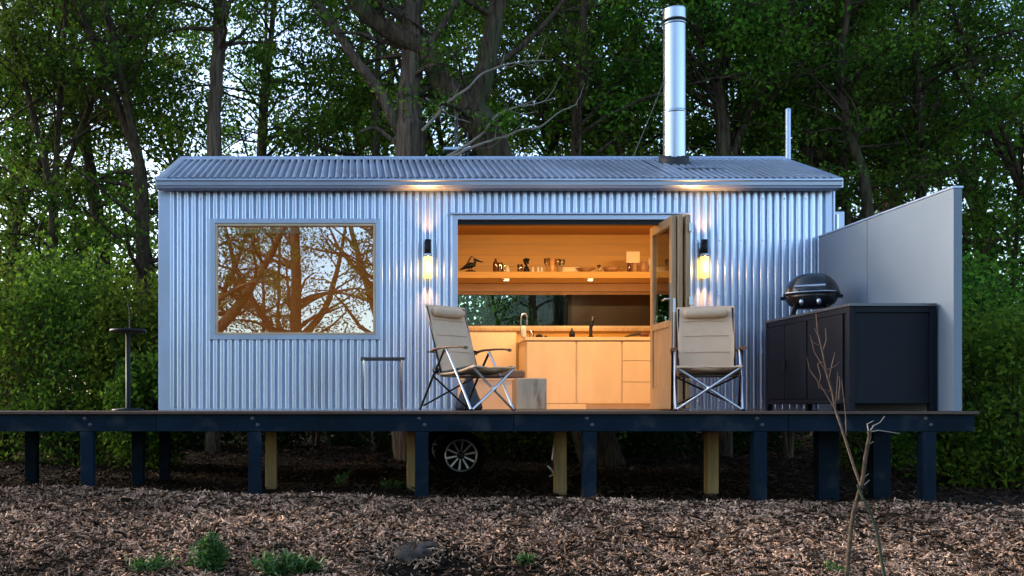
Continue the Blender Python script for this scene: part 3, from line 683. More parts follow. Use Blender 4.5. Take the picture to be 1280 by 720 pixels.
# ---------------------------------------------------------------- camp chairs
def make_chair(label, loc, rz):
    c = thing('camp_chair', label, 'camp chair', loc, rz, 'tan canvas folding camp chairs on the deck')
    W = .285; r = .0115
    for s in (-1, 1):
        MB().tube([(s * W, .03, .565), (s * (W + .004), -.13, .29), (s * W, -.275, .012)], r, 10).build('leg', M_alu, c)
        lg = MB().tube([(s * (W + .02), .04, .56), (s * (W + .02), .18, .33), (s * (W + .02), .36, .012)], r, 10).build('leg', M_black, c)
        MB().lathe([(0, -.02), (.026, -.02), (.03, 0), (.026, .02), (0, .02)], (s * (W + .012), .155, .375), 14, 'x').build('hub', M_black, c)
        # seat rail
        MB().tube([(s * (W - .02), .17, .345), (s * (W - .02), -.28, .405)], r, 10).build('seat_rail', M_black, c)
        # back upright
        MB().tube([(s * (W - .035), .13, .34), (s * (W - .035), .20, .56), (s * (W - .04), .33, .985)], .011, 10).build('back_post', M_black, c)
        # armrest with curved underside
        vs = []; fs = []; prof = [(-.22, .575, .020), (-.16, .586, .03), (-.05, .59, .033), (.10, .588, .03), (.17, .578, .026), (.21, .562, .018)]
        for (yy, zz, hw) in prof:
            for (a, b_) in ((-hw, 0), (hw, 0), (hw, -.016), (-hw, -.016)): vs.append((s * (W + .012) + a, yy, zz + b_))
        for i in range(len(prof) - 1):
            for k in range(4): fs.append((i * 4 + k, i * 4 + (k + 1) % 4, i * 4 + 4 + (k + 1) % 4, i * 4 + 4 + k))
        fs += [(0, 1, 2, 3), tuple(len(vs) - 4 + k for k in range(4))[::-1]]
        ar = MB().add(vs, fs).build('armrest', M_arm, c, bevel=.006)
        MB().tube([(s * (W + .01), .16, .565), (s * (W - .03), .205, .575)], .009, 8).build('arm_link', M_black, c)
        # front cross tube
        MB().tube([(s * (W - .01), -.285 - .008 * s, .395), (0, -.288 - .012 * s, .205), (-s * (W - .012), -.278, .015)], r, 10).build('cross_tube', M_alu, c)
        MB().lathe([(0, 0), (.018, 0), (.018, .012), (.012, .02), (0, .02)], (s * W, -.278, 0), 12).build('foot_cap', M_black, c)
    MB().lathe([(0, -.012), (.02, -.012), (.02, .022), (0, .022)], (0, -.295, .205), 12, 'y').build('cross_bolt', M_alu, c)
    # rear cross
    MB().tube([(-W, .33, .05), (W, .20, .33)], .009, 8).tube([(W, .34, .05), (-W, .21, .33)], .009, 8).build('rear_cross', M_black, c)
    # fabric: back panel (slung, thick) -- wraps the posts
    def sheet(name, path, half, m, th=.014, sag=.02, hw_top=None):
        nu = 14; vs = []; fs = []; n = len(path)
        for side in (0, 1):
            for i, (yy, zz, ny_, nz_) in enumerate(path):
                hw = half + ((hw_top or half) - half) * i / (n - 1)
                for j in range(nu + 1):
                    u = -1 + 2 * j / nu; sg = sag * (1 - u * u) + .004 * math.sin(i * 1.7 + j * .9) * (1 - u * u)
                    k = sg + side * th - (.012 if abs(u) > .99 else 0) * (1 - 2 * side)*0
                    vs.append((u * hw, yy + ny_ * k, zz + nz_ * k))
        q = nu + 1; o_ = n * q
        for i in range(n - 1):
            for j in range(nu):
                a = i * q + j; fs.append((a, a + 1, a + q + 1, a + q)); a += o_; fs.append((a, a + q, a + q + 1, a + 1))
        for i in range(n - 1):
            for j in (0, nu):
                a = i * q + j; fs.append((a, a + q, a + q + o_, a + o_))
        for j in range(nu):
            for i in (0, n - 1):
                a = i * q + j; fs.append((a, a + 1, a + 1 + o_, a + o_))
        ob = MB().add(vs, fs, True).build(name, m, c); return ob
    bp_ = [(.155 + .19 * t ** 1.1, .37 + .63 * t, .95, .28) for t in [i / 9 for i in range(10)]]
    bp_ = [(a - .018, b, n1, n2) for a, b, n1, n2 in bp_]
    bk = sheet('backrest', bp_, .245, M_canvas, th=.016, sag=.022, hw_top=.262)
    # seams on back
    for t in (.30, .55, .78):
        yy = .155 + .19 * t ** 1.1 - .022; zz = .37 + .63 * t
        MB().tube([(-.20, yy + .006, zz), (0, yy + .019, zz + .004), (.20, yy + .006, zz)], .0035, 6).build('seam', M_canvas, bk)
    sp = [(.16 - .46 * t, .352 + .062 * t - .022 * math.sin(t * 3.14), 0, -1) for t in [i / 9 for i in range(10)]]
    sp += [(-.312, .405, .7, -.7), (-.312, .39, 1, 0)]
    sheet('seat', sp, .278, M_canvas, th=.016, sag=.018)
    MB().box(-.26, .26, -.24, .14, .315, .325).build('seat_sling', M_canvd, c)
    # pillow
    pl = MB(); L_ = [(-.20, .012), (-.192, .034), (-.17, .041), (-.06, .043), (.06, .043), (.17, .041), (.192, .034), (.20, .012)]
    pl.lathe([(0, -.20)] + [(r_, x_) for x_, r_ in L_] + [(0, .20)], (0, .285, .935), 18, 'x'); pl.build('pillow', M_canvas, c)
    MB().box(-.255, .255, .318, .322, .55, .56).build('strap', M_canvd, c)
    return c
ch1 = P(588, 511, 9.05); ch2 = P(884, 511, 9.05)
make_chair('tan canvas camp chair turned sideways in front of the open doorway', (ch1.x, ch1.y, 0), R(40))
make_chair('tan canvas camp chair facing forward beneath the right wall lamp', (ch2.x, ch2.y, 0), R(-17))

# small side table on deck by the window
stt = thing('side_table', 'low folding side table with thin dark top beside left camp chair', 'side table', (P(478, 511, 9.6).x, 9.6, 0))
MB().box(-.215, .215, -.15, .15, .50, .522).build('tabletop', mat('dark_table_top', (.06, .055, .055), .4), stt, bevel=.004)
for sy in (-.12, .12):
    MB().tube([(-.185, sy, .498), (-.19, sy, .012), (.19, sy, .012), (.185, sy, .498)], .007, 8).build('leg', M_alu, stt)
# round bar table at the far left
rt = thing('round_table', 'round black pedestal table at the left end of the deck', 'table', (P(160, 511, 9.3).x, 9.3, 0))
MB().lathe([(0, .745), (.15, .748), (.172, .755), (.175, .765), (.172, .778), (0, .78)], n=36).build('tabletop', M_black, rt)
MB().lathe([(.026, .74), (.022, .70), (.022, .03), (.15, .018), (.155, .0), (0, 0)], n=24).build('pedestal', M_black, rt)
MB().tube([(.02, .0, .78), (.015, 0, .95), (-.01, .0, 1.08)], [.009, .006, .003], 8).build('table_hook', M_black, rt)
# dark bag behind left chair
bg_ = thing('duffel_bag', 'dark upright bag standing in the doorway behind left camp chair', 'bag', (P(585, 511, 10.2).x, 10.13, 0))
b = MB()
pr = [(.0, .002), (.13, .004), (.145, .03), (.135, .08), (.10, .16), (.07, .24), (.045, .32), (.03, .36), (.0, .37)]
b.lathe(pr, n=16, sy=.6); b.build('body', mat('navy_nylon', (.012, .018, .035), .55, bump=.4, bscale=14), bg_)
MB().tube([(.03, 0, .34), (.05, -.03, .40), (.0, -.04, .42), (-.04, -.02, .36)], .010, 8).build('strap', M_black, bg_)

# ---------------------------------------------------------------- outdoor kitchen cabinet, grill, screen wall
oc = thing('outdoor_cabinet', 'long charcoal metal storage cabinet on legs carrying the grill', 'cabinet')
CX0, CX1, CY0, CY1, CZ0, CZ1 = 4.17, 4.90, 8.15, 9.80, .065, .905
MB().box(CX0 + .02, CX1, CY0 + .022, CY1, CZ0, CZ1 - .03).build('body', M_cab, oc)
MB().box(CX0 - .006, CX1, CY0 - .01, CY1 + .01, CZ1 - .024, CZ1).build('worktop', mat('grey_edge', (.10, .115, .13), .35, .5), oc, bevel=.002)
for (a, b) in ((CY0, CY0 + .055), (CY1 - .045, CY1)):
    MB().box(CX0, CX0 + .05, a, b, 0, CZ1 - .026).build('corner_post', M_cab, oc, bevel=.003)
    MB().box(CX1 - .05, CX1 - .001, a, b, 0, CZ1 - .026).build('corner_post', M_cab, oc, bevel=.003)
mb = MB().box(CX0 + .004, CX0 + .019, CY0 + .056, CY1 - .046, CZ1 - .075, CZ1 - .026).box(CX0 + .004, CX0 + .019, CY0 + .056, CY1 - .046, CZ0, CZ0 + .04)
mb.box(CX0 + .052, CX1 - .052, CY0 + .005, CY0 + .04, CZ1 - .075, CZ1 - .026).box(CX0 + .052, CX1 - .052, CY0 + .005, CY0 + .04, CZ0, CZ0 + .05)
mb.build('rail', M_cab, oc, bevel=.003)
for (a, b) in ((9.385, 9.75), (8.93, 9.375), (8.27, 8.905)):
    MB().box(CX0 + .002, CX0 + .018, a, b, CZ0 + .045, CZ1 - .08).build('door', M_cab, oc, bevel=.003)
MB().box(CX0 - .012, CX0 + .001, 9.345, 9.405, .40, .50).build('handle', M_black, oc, bevel=.004)
for yy in (8.6, 9.1): MB().box(CX0 + .1, CX0 + .14, yy, yy + .04, 0, CZ0 - .001).build('leg', M_cab, oc)
for yy in (8.66, 9.25, 9.5):
    pass
gr = thing('kettle_grill', 'glossy black portable gas grill with domed lid on the cabinet', 'grill', (4.49, 9.5, .906), R(-28))
mb = MB()
sg = []
def dome(prof, sx_, sy_, name, m, cut=None):
    o = MB().lathe(prof, n=36, sx=sx_, sy=sy_).build(name, m, gr); return o
dome([(0, .075), (.16, .08), (.245, .115), (.285, .165), (.292, .195), (.285, .197)], 1, .74, 'bowl', M_enamel)
dome([(.30, .192), (.305, .20), (.30, .212), (.285, .25), (.255, .295), (.21, .335), (.15, .362), (.07, .375), (0, .378)], 1, .74, 'lid', M_enamel)
for s in (-1, 1):
    MB().tube([(s * .14, -.21, .235), (s * .13, -.275, .245)], .009, 8).build('handle_stem', M_alu, gr)
    MB().tube([(s * .17, -.12, .10), (s * .21, -.16, .0)], .014, 8).tube([(s * .17, .12, .10), (s * .21, .16, .0)], .014, 8).tube([(s * .21, -.17, .012), (s * .21, .17, .012)], .012, 8).build('leg', M_black, gr)
    MB().box(s * .30 - .03, s * .30 + .03, -.07, .07, .165, .185).build('side_handle', M_black, gr, bevel=.008)
    MB().lathe([(0, -.03), (.022, -.03), (.026, 0), (.026, .02)], (s * .09, -.225, .12), 14, 'y').build('control_knob', M_steel, gr)
gr.scale = (.84, 1.0, 1.16)
MB().tube([(-.16, -.275, .245), (.16, -.275, .245)], .013, 10).build('lid_handle', M_steel, gr)
MB().tube([(-.26, -.165, .205), (-.14, -.222, .205), (0, -.238, .205), (.14, -.222, .205), (.26, -.165, .205)], .006, 8).build('lid_rim', M_steel, gr)
sw = thing('screen_wall', 'smooth grey panel screen wall closing the right end of the deck', 'wall')
for (a, b) in ((7.95, 9.28), (9.288, 10.255)):
    mb = MB().box(4.92, 4.99, a, b, .002, 1.825)
    for yy in (a + .04, b - .04):
        for zz in (.1, .5, .9, 1.3, 1.74): mb.lathe([(0, -.003), (.006, -.002), (.008, .001)], (4.92, yy, zz), 8, 'x')
    mb.build('panel', M_wallg, sw, bevel=.002)
box('capping', M_trim, sw, (4.912, 4.998, 7.945, 10.258, 1.828, 1.842))
# steel stand behind roof
st = thing('mast_stand', 'slender grey poles with small platform standing behind the roof', 'mast')
for (x1, y1, x2, y2) in ((569, 150, 569, 260), (572, 118, 571, 260), (585, 132, 583, 260)):
    MB().tube([P(x1, y1, 13.8), P(x2, y2, 13.8) + Vector((0, 0, -3.2))], .014, 8).build('pole', mat('dull_steel', (.12, .13, .15), .6, .3), st)
MB().box(P(554, 188, 13.8).x, P(587, 188, 13.8).x, 13.7, 13.9, P(0, 189, 13.8).z, P(0, 186, 13.8).z).build('platform', M_trim, st)

# ---------------------------------------------------------------- trees
rngG = np.random.default_rng(42)
def grow(seed, mains, side_n, side_len, leaf_n, clump_r, L, W, t0=.25, droop=.35, twig=4, up=.35, gap=.55):
    """mains: list of (points, r0, r1). returns trunk MB and leaf arrays"""
    rng = random.Random(seed); nr = np.random.default_rng(seed)
    mb = MB(); cents = []
    def interp(pts, t):
        k = t * (len(pts) - 1); i = min(int(k), len(pts) - 2); return pts[i].lerp(pts[i + 1], k - i)
    for (pts, r0, r1) in mains:
        pts = [Vector(p) for p in pts]
        # refine + wobble
        fine = []
        m = (len(pts) - 1) * 4
        for i in range(m + 1):
            # catmull-rom
            k = i / 4; j = min(int(k), len(pts) - 2); u = k - j
            p0, p1, p2, p3 = pts[max(j - 1, 0)], pts[j], pts[j + 1], pts[min(j + 2, len(pts) - 1)]
            p = .5 * ((2 * p1) + (p2 - p0) * u + (2 * p0 - 5 * p1 + 4 * p2 - p3) * u * u + (3 * p1 - p0 - 3 * p2 + p3) * u ** 3)
            w_ = r0 * .12
            fine.append(p + Vector((rng.uniform(-w_, w_), rng.uniform(-w_, w_), 0)))
        rs = [(r0 + (r1 - r0) * (i / m) ** .8) * rng.uniform(.92, 1.08) for i in range(m + 1)]
        mb.tube(fine, rs, 12 if r0 > .1 else 7)
        ln = sum((fine[i + 1] - fine[i]).length for i in range(m))
        ns = max(2, int(side_n * ln / 6))
        for s in range(ns):
            t = t0 + (1 - t0) * (s + rng.random()) / ns
            p = interp(fine, min(t, 1)); rr = (r0 + (r1 - r0) * t) * .4
            a = rng.uniform(0, 6.283); d = Vector((math.cos(a), math.sin(a), rng.uniform(-.1, .7) + up)).normalized()
            l = side_len * rng.uniform(.5, 1.2) * (1.15 - .5 * t)
            q = [p]; dd = d.copy()
            for e in range(5):
                dd = (dd + Vector((rng.uniform(-.35, .35), rng.uniform(-.35, .35), rng.uniform(-.30, .2)))).normalized()
                q.append(q[-1] + dd * l / 5)
            r_s = min(rr, .035 * l + .008)
            mb.tube(q, [r_s * (1 - .8 * e / 5) for e in range(6)], 5, False)
            for k in range(twig):
                tt = .35 + .65 * (k + rng.random()) / twig
                b0 = interp(q, tt); dv = (dd + Vector((rng.uniform(-1, 1), rng.uniform(-1, 1), rng.uniform(-.6, .5)))).normalized()
                tl = l * rng.uniform(.15, .35)
                b1 = b0 + dv * tl * .5; b2 = b1 + (dv + Vector((0, 0, -.2))) * tl * .5
                mb.tube([b0, b1, b2], [.008, .006, .003], 4, False)
                cents.append((b2, rng.uniform(.6, 1.3))); cents.append((b1, rng.uniform(.4, .9)))
    pos = []; tone = []
    for (c, k) in cents:
        g0 = math.sin(c.x * 1.7 + seed) * math.cos(c.z * 1.5 + seed * 2.1) + .6 * math.sin(c.y * 2.3 + c.z * 2.9 + seed)
        if g0 > gap: continue
        n = max(3, int(leaf_n * k)); r = clump_r * (.6 + .5 * k)
        tone.append(np.full(n, rng.betavariate(1.1, 1.6)))
        g_ = nr.normal(size=(n, 3)) * np.array([r, r, r * .55]) * .55
        pos.append(np.array(c) + g_)
    pos = np.concatenate(pos)
    v, f, va = leaves(nr, pos, L, W, droop)
    return mb, v, f, np.clip(.35 * va + .8 * np.repeat(np.concatenate(tone), 4), 0, 1)
def tree_obj(name, label, cat, data, m_leaf, m_bark, loc=(0, 0, 0), rz=0, group=None):
    mb, v, f, va = data
    t = thing(name, label, cat, loc, rz, group)
    mb.build('trunk', m_bark, t)
    npmesh('crown', v, f, m_leaf, t, var=va)
    return t
# generic prototypes (local origin at base)
def straight(h, r, lean=0, n=5, seed=0):
    q = random.Random(seed); return [(( lean * i / (n - 1) + q.uniform(-.12, .12) * (i > 0)), q.uniform(-.12, .12) * (i > 0), h * i / (n - 1) - (.3 if i == 0 else 0)) for i in range(n)]
def forked(h, r, seed):
    q = random.Random(seed); a = straight(h * .45, r, 0, 3, seed); top = Vector(a[-1]); ms = [(a, r, r * .7)]
    for k in range(3):
        an = q.uniform(0, 6.28); o_ = Vector((math.cos(an), math.sin(an), 0)); l = h * .6
        ms.append(([top, top + o_ * .12 * l + Vector((0, 0, .3 * l)), top + o_ * .28 * l + Vector((0, 0, .65 * l)), top + o_ * .4 * l + Vector((0, 0, l))], r * .55, r * .15))
    return ms
protos = []
spec = [(1, [(straight(10, .12, .5, 5, 1), .12, .03)], 30, 2.4), (2, forked(10, .15, 2), 22, 2.2), (3, [(straight(11, .10, -.6, 5, 3), .10, .02)], 34, 2.2),
        (4, forked(9, .12, 4), 24, 2.3), (5, [(straight(8, .07, .8, 5, 5), .07, .015), (straight(7.5, .05, -1.2, 5, 6), .05, .012)], 24, 1.9)]
kinds = ['slender straight', 'forked broad', 'tall thin', 'spreading forked', 'twin-stemmed']
for i, (sd, mains, sn, sl2) in enumerate(spec):
    protos.append(grow(sd, mains, sn, sl2, 34, .27, .088, .050, t0=.14))
placed = {}
grp = 'forest trees behind the cabin'
def place(i, px, d, sc=1.0, rz=0, m=None, label='', g=grp, nm='forest_tree'):
    x = (px - CX) / F_PX * d if d > 0 else px
    y = d if d > 0 else d
    key = (i, m.name)
    loc = (x, y, float(gz(x, y)))
    if key not in placed:
        t = tree_obj(nm, label, 'tree', protos[i], m, M_bark, loc, rz, g); placed[key] = t
    else:
        t = copy_tree(placed[key]); t.location = loc; t['label'] = label; t['group'] = g; t.name = nm
    t.rotation_euler = (0, 0, rz); t.scale = (sc, sc, sc)
    return t
rq = random.Random(11)
side = lambda px: ('beyond the left end of the cabin' if px < 205 else 'above the picture window' if px < 480 else 'above the open doorway' if px < 810 else 'right of the steel flue' if px < 1045 else 'beyond the right end of the cabin')
def lab(i, row, px, m):
    tone = 'yellow-green' if m is M_leafb else 'dark green'
    x = int(px)
    near = {0: 'close', 1: 'mid-distance', 2: 'far', 3: 'farthest'}[row]
    return f'{near} {kinds[i]} tree, {tone} leaves, {side(px)}'
rows = [(0, 16.3, [-60, 60, 178, 395, 470, 700, 800, 905, 985, 1075, 1170, 1290, 1400], 1.0),
        (1, 18.5, [-90, 20, 120, 230, 310, 430, 560, 660, 760, 860, 955, 1040, 1140, 1240, 1370], 1.05),
        (2, 23.0, [-40, 110, 330, 600, 720, 830, 930, 1020, 1120, 1230, 1340], 1.2),
        (3, 30.0, [0, 240, 470, 720, 850, 980, 1110, 1240], 1.35)]
seen = {}
cnt = 0
for row, d0, pxs, sc in rows:
    for px in pxs:
        i = (cnt * 3 + row) % 5; cnt += 1
        if px < 1 or px > 1279: pass
        m = M_leafb if (row >= 2 and px < 620 and cnt % 2 == 0) else M_leaf
        d = d0 + rq.uniform(-.9, .9)
        if px > 790 and row < 3: scl = sc * 1.0
        l = lab(i, row, px, m)
        place(i, px, d, sc * rq.uniform(.9, 1.1), rq.uniform(0, 6.28), m, l)

# hero trees drawn from the photograph
def pp(lst, d): return [P(x, y, d + (q[0] if (q := rest) else 0)) for x, y, *rest in lst]
def hero(name, label, d, lines, seed, sn, sl2, ln, m_leaf=None, m_bark=None, t0=.3, base=None):
    x0 = P(base, 500, d).x; zb = float(gz(x0, d))
    o = Vector((x0, d, zb)); mains = []
    for pts, r0, r1 in lines:
        q = [P(a, b, d + (c[0] if c else 0)) - o for a, b, *c in pts]; mains.append((q, r0, r1))
    mains[0][0].insert(0, Vector((0, 0, -.3)))
    data = grow(seed, mains, sn, sl2, ln, .26, .08, .045, t0=t0)
    return tree_obj(name, label, 'tree', data, m_leaf or M_leaf, m_bark or M_bark, tuple(o))
hero('forest_tree', 'straight bare grey trunk rising above the picture window', 15, [([(268, 190), (271, 90), (276, 0), (280, -150)], .125, .08)], 21, 14, 1.8, 22, m_bark=M_barkg, t0=.55, base=266)
hero('old_tree', 'gnarled old tree forking left and right above the cabin roof', 14.0,
     [([(511, 200), (509, 150), (512, 95), (516, 20), (520, -90)], .26, .12), ([(500, 165), (478, 120), (448, 80), (425, 45), (398, 5), (372, -50)], .10, .045),
      ([(514, 110), (535, 60), (560, 20), (590, -30)], .075, .03), ([(508, 190), (490, 175), (470, 160), (450, 165)], .05, .02)], 22, 9, 1.6, 24, m_bark=M_barkg, t0=.45, base=513)
hero('old_tree', 'massive leaning forked trunk right of the gnarled old tree', 13.9,
     [([(622, 205), (606, 165), (582, 135)], .31, .23), ([(582, 137), (552, 100), (530, 62), (492, 42), (450, 10), (430, -40)], .19, .10), ([(586, 142), (603, 100), (612, 55), (622, 0), (640, -80)], .18, .11),
      ([(604, 90), (650, 60), (690, 20), (720, -20)], .06, .03)], 23, 9, 1.6, 24, t0=.6, base=760)
hero('forest_tree', 'slim dark trunk crossing behind the right side of the flue', 15.4, [([(905, 200), (898, 120), (905, 60), (925, 0), (940, -80)], .13, .08), ([(898, 120), (880, 70), (870, 20), (862, -60)], .06, .03)], 24, 24, 1.9, 26, t0=.3, base=903)
hero('forest_tree', 'slim leaning trunk among leaves near the right edge', 15.2, [([(1085, 260), (1062, 170), (1050, 90), (1060, 0), (1070, -90)], .10, .05)], 25, 24, 1.9, 26, t0=.3, base=1095)
# dead pale boughs in front of the trees
def bough(label, pts, d, r0, r1, twigs=5, seed=0):
    q = random.Random(seed); mb = MB(); ps = [P(a, b, d) for a, b in pts]; n = len(ps)
    fine = []
    for j in range(n - 1):
        for k in range(5):
            u = k / 5; p0, p1, p2, p3 = ps[max(j - 1, 0)], ps[j], ps[j + 1], ps[min(j + 2, n - 1)]
            fine.append(.5 * ((2 * p1) + (p2 - p0) * u + (2 * p0 - 5 * p1 + 4 * p2 - p3) * u * u + (3 * p1 - p0 - 3 * p2 + p3) * u ** 3) + Vector((0, q.uniform(-.02, .02), q.uniform(-.006, .006))))
    fine.append(ps[-1]); m = len(fine); r0 *= .75; r1 *= .7
    mb.tube(fine, [r0 + (r1 - r0) * i / (m - 1) for i in range(m)], 8)
    for k in range(twigs):
        i = q.randint(m // 4, m - 2); p = fine[i]; dv = Vector((q.uniform(-.4, .9), q.uniform(-.2, .2), q.uniform(-.3, .8))).normalized(); l = q.uniform(.2, .5)
        mb.tube([p, p + dv * l * .5, p + (dv + Vector((0, 0, .25))) * l], [r1 * .9, r1 * .6, r1 * .3], 5)
    return tag(mb.build('dead_bough', M_dead), label, 'branch', 'pale dead boughs above the roof')
DB = 13.3
bough('pale dead bough arching highest from the old trunk to the right', [(528, 163), (545, 145), (562, 126), (585, 110), (600, 94), (625, 83), (655, 77), (690, 76)], DB, .030, .010, 6, 1)
bough('pale dead bough sweeping up to the right, middle of three', [(552, 200), (585, 180), (605, 165), (620, 145), (645, 134), (670, 130), (695, 122)], DB, .030, .010, 6, 2)
bough('pale dead bough lowest over the roof, curving up at its tip', [(560, 198), (600, 180), (630, 171), (650, 163), (675, 158), (700, 140), (722, 130)], DB - .1, .028, .009, 6, 3)
bough('short pale dead stub crossing low between the two old trunks', [(532, 122), (550, 136), (565, 145), (588, 153)], DB, .016, .007, 2, 4)

# understory bushes left and right
def bush(name, label, px, d, w_, h, n, m, L=.07, W=.04, seed=0, grp_=None, twigs=True):
    nr = np.random.default_rng(seed); x = (px - CX) / F_PX * d; zb = float(gz(x, d))
    nc = max(12, int(n / 70)); u = nr.uniform(-1, 1, (nc, 3)); u /= np.maximum(1, np.linalg.norm(u, axis=1))[:, None]
    c = u * np.array([w_ / 2, w_ / 2.4, h / 2]) + np.array([0, 0, h / 2 + .05])
    pos = np.concatenate([ci + nr.normal(size=(n // nc, 3)) * .11 * max(w_, .7) for ci in c]); pos[:, 2] = np.clip(pos[:, 2], .02, None)
    t = thing(name, label, 'bush' if h > .5 else 'plant', (x, d, zb), 0, grp_)
    v, f, va = leaves(nr, pos, L, W, .2); npmesh('foliage', v, f, m, t, var=va)
    mb = MB()
    for ci in c[::2]:
        mb.tube([(ci[0] * .1, ci[1] * .1, -.1), (ci[0] * .6, ci[1] * .6, ci[2] * .5), tuple(ci)], [.012, .008, .004], 5)
    mb.build('stem', M_bark, t)
    return t
bush('bush', 'bright green leafy bush beside the left end of the cabin', 168, 11.6, 1.0, 2.15, 9000, M_leafb, seed=1)
bush('bush', 'dark glossy low bush behind the round pedestal table', 186, 11.0, .8, 1.25, 6000, M_leaf, seed=2)
bush('bush', 'tall green bush left of the round pedestal table', 90, 12.0, 1.6, 2.6, 12000, M_leaf, seed=3)
bush('bush', 'broad green bush at the far left end of the deck', -10, 12.5, 1.8, 2.3, 12000, M_leafb, seed=4)
bush('bush', 'tall dark bush rising behind the grey screen wall', 1100, 13.3, 1.8, 3.0, 14000, M_leaf, seed=5)
bush('bush', 'dark green bush right of the grey screen wall', 1195, 11.8, 1.7, 2.6, 12000, M_leaf, seed=6)
bush('bush', 'leafy bush at the far right beyond the deck', 1270, 10.6, 1.5, 1.9, 10000, M_leafb, seed=7)
for k, px in enumerate((230, 330, 430, 520, 610, 700, 790, 880, 960)):  # row of low bushes added to block light coming from behind the cabin
    bush('light_block_bush', ['low ferny bush added to block light behind cabin, under %s' % a for a in ('its left corner', 'window left edge', 'window right edge', 'the left wall lamp', 'the log stool', 'the middle post', 'the open doors', 'the right camp chair', 'the grill')][k], px, 15.5 + (k % 3) * .9, 1.4, .62, 1800, M_leafd, .11, .05, seed=20 + k, grp_='low bushes added behind the cabin to block light')
for k, px in enumerate((600, 668, 735)):
    bush('bush', ['mid green bush seen through the left of the kitchen window', 'mid green bush seen through the middle of kitchen window', 'mid green bush behind the dark kitchen blind'][k], px, 15.0, 1.5, 2.4, 3400, M_leaf, .09, .045, seed=50 + k, grp_='bushes behind the kitchen window')
# far wood closing the view
nr = np.random.default_rng(77)
n = 60000; pos = np.stack([nr.uniform(-22, 40, n), nr.uniform(36, 46, n), nr.gamma(2.2, 1.6, n)], 1)
pos[:, 2] += gz(pos[:, 0], pos[:, 1])
v, f, va = leaves(nr, pos, .34, .2, .2)
tag(npmesh('far_wood', v, f, M_leaf, var=va), 'far dark wood closing the view behind the forest trees', 'woodland', kind='stuff')

# trees behind the viewer, seen as reflections in the picture window
refl = grow(61, [(straight(9, .22, .3, 5, 61), .22, .07)] + [([(0, 0, 2.2), (.9, 0, 3.2), (1.7, .2, 4.4), (2.2, .3, 6)], .13, .03), ([(0, 0, 3), (-.8, 0, 3.8), (-1.5, .2, 5.2), (-1.9, .3, 6.6)], .12, .03)], 20, 2.0, 22, .3, .085, .04, t0=.22)
protos.append(refl); kinds.append('broad limbed')
def back(i, x, y, sc, rz, label):
    t = place(i, 0, 10, sc, rz, M_leaf, label, 'trees across the clearing'); t.location = (x, y, float(gz(x, y)))
back(5, -4.3, -6.5, 1.45, 0.2, 'broad tree across the clearing, mirrored at left of the picture window')
back(5, -1.6, -9.5, 1.25, 2.4, 'broad tree across the clearing, mirrored in the middle of the window')
back(5, .8, -7.0, 1.35, 1.3, 'broad tree across the clearing, mirrored at right of the window')
back(5, -5.6, -11, 1.2, 3.3, 'broad tree across the clearing, left of the mirrored group')
back(2, -3.0, -12.5, 1.0, 1.1, 'tall thin tree across the clearing, between mirrored broad trees')
back(0, -2.9, -15, 1.0, .7, 'slender tree farther back, mirrored low in the window')
back(5, 6.5, -9, 1.1, 4.0, 'broad tree across the clearing, off to the right')
back(2, 3.6, -13, 1.0, .3, 'tall thin tree across the clearing to the right')
back(5, -10, -8, 1.1, 5.0, 'broad tree across the clearing, far to the left')
back(3, 11, -14, 1.0, .3, 'spreading tree across the clearing, far to the right')

# ---------------------------------------------------------------- foreground plants, rock, sapling
def tuft(name, label, px, py, d, w_, h, n, seed, cat='weed', L=.10, grp_=None):
    nr = np.random.default_rng(seed); x, d, zb = seen_ground(px, py)
    t = thing(name, label, cat, (x, d, zb), 0, grp_)
    ns = max(5, n // 28); mb = MB(); pos = []
    for s in range(ns):
        a = nr.uniform(0, 6.28); rr = nr.uniform(0, 1) ** .6; bx, by = math.cos(a) * rr * w_ * .35, math.sin(a) * rr * w_ * .25
        hh = h * nr.uniform(.5, 1.0) * (1 - .4 * rr); tip = np.array([bx * 1.5 + nr.normal() * .02, by * 1.5, hh]); b0 = np.array([bx * .6, by * .6, -.03])
        mb.tube([b0, (b0 + tip) / 2 + np.array([0, 0, hh * .1]), tip], [.003, .0025, .0012], 4)
        tt = nr.uniform(.15, 1, 28)[:, None]; pos.append(b0 + (tip - b0) * tt + nr.normal(size=(28, 3)) * .008)
    mb.build('stem', M_grass, t)
    v, f, va = leaves(nr, np.concatenate(pos), L * .55, L * .13, -.5); npmesh('leaves', v, f, M_grass, t, var=va)
gg = 'small green weeds on the mulch bank'
tuft('weed', 'tall feathery green weed on the bank below the left deck post', 261, 715, 5.55, .17, .27, 1500, 1, grp_=gg)
tuft('weed', 'broad low green weed patch at the bottom of the bank', 350, 720, 5.42, .34, .14, 1500, 2, grp_=gg)
tuft('weed', 'small green weed right of the broad low patch', 383, 718, 5.45, .16, .09, 420, 3, grp_=gg)
tuft('weed', 'thin grassy weed at the bottom left of the bank', 196, 716, 5.4, .25, .10, 420, 4, grp_=gg)
tuft('weed', 'tiny green sprigs on mulch right of the grey rock', 655, 705, 5.5, .16, .06, 200, 5, grp_=gg)
tuft('weed', 'little weeds at the crest of the bank near the second deck post', 490, 600, 7.95, .3, .07, 260, 6, grp_=gg)
tuft('weed', 'small upright weed between the first and second deck posts', 428, 600, 8.3, .12, .16, 150, 7, grp_=gg)
tuft('weed', 'small weed sprig low on the bank near the sapling', 1045, 716, 5.5, .14, .05, 120, 8, grp_=gg)
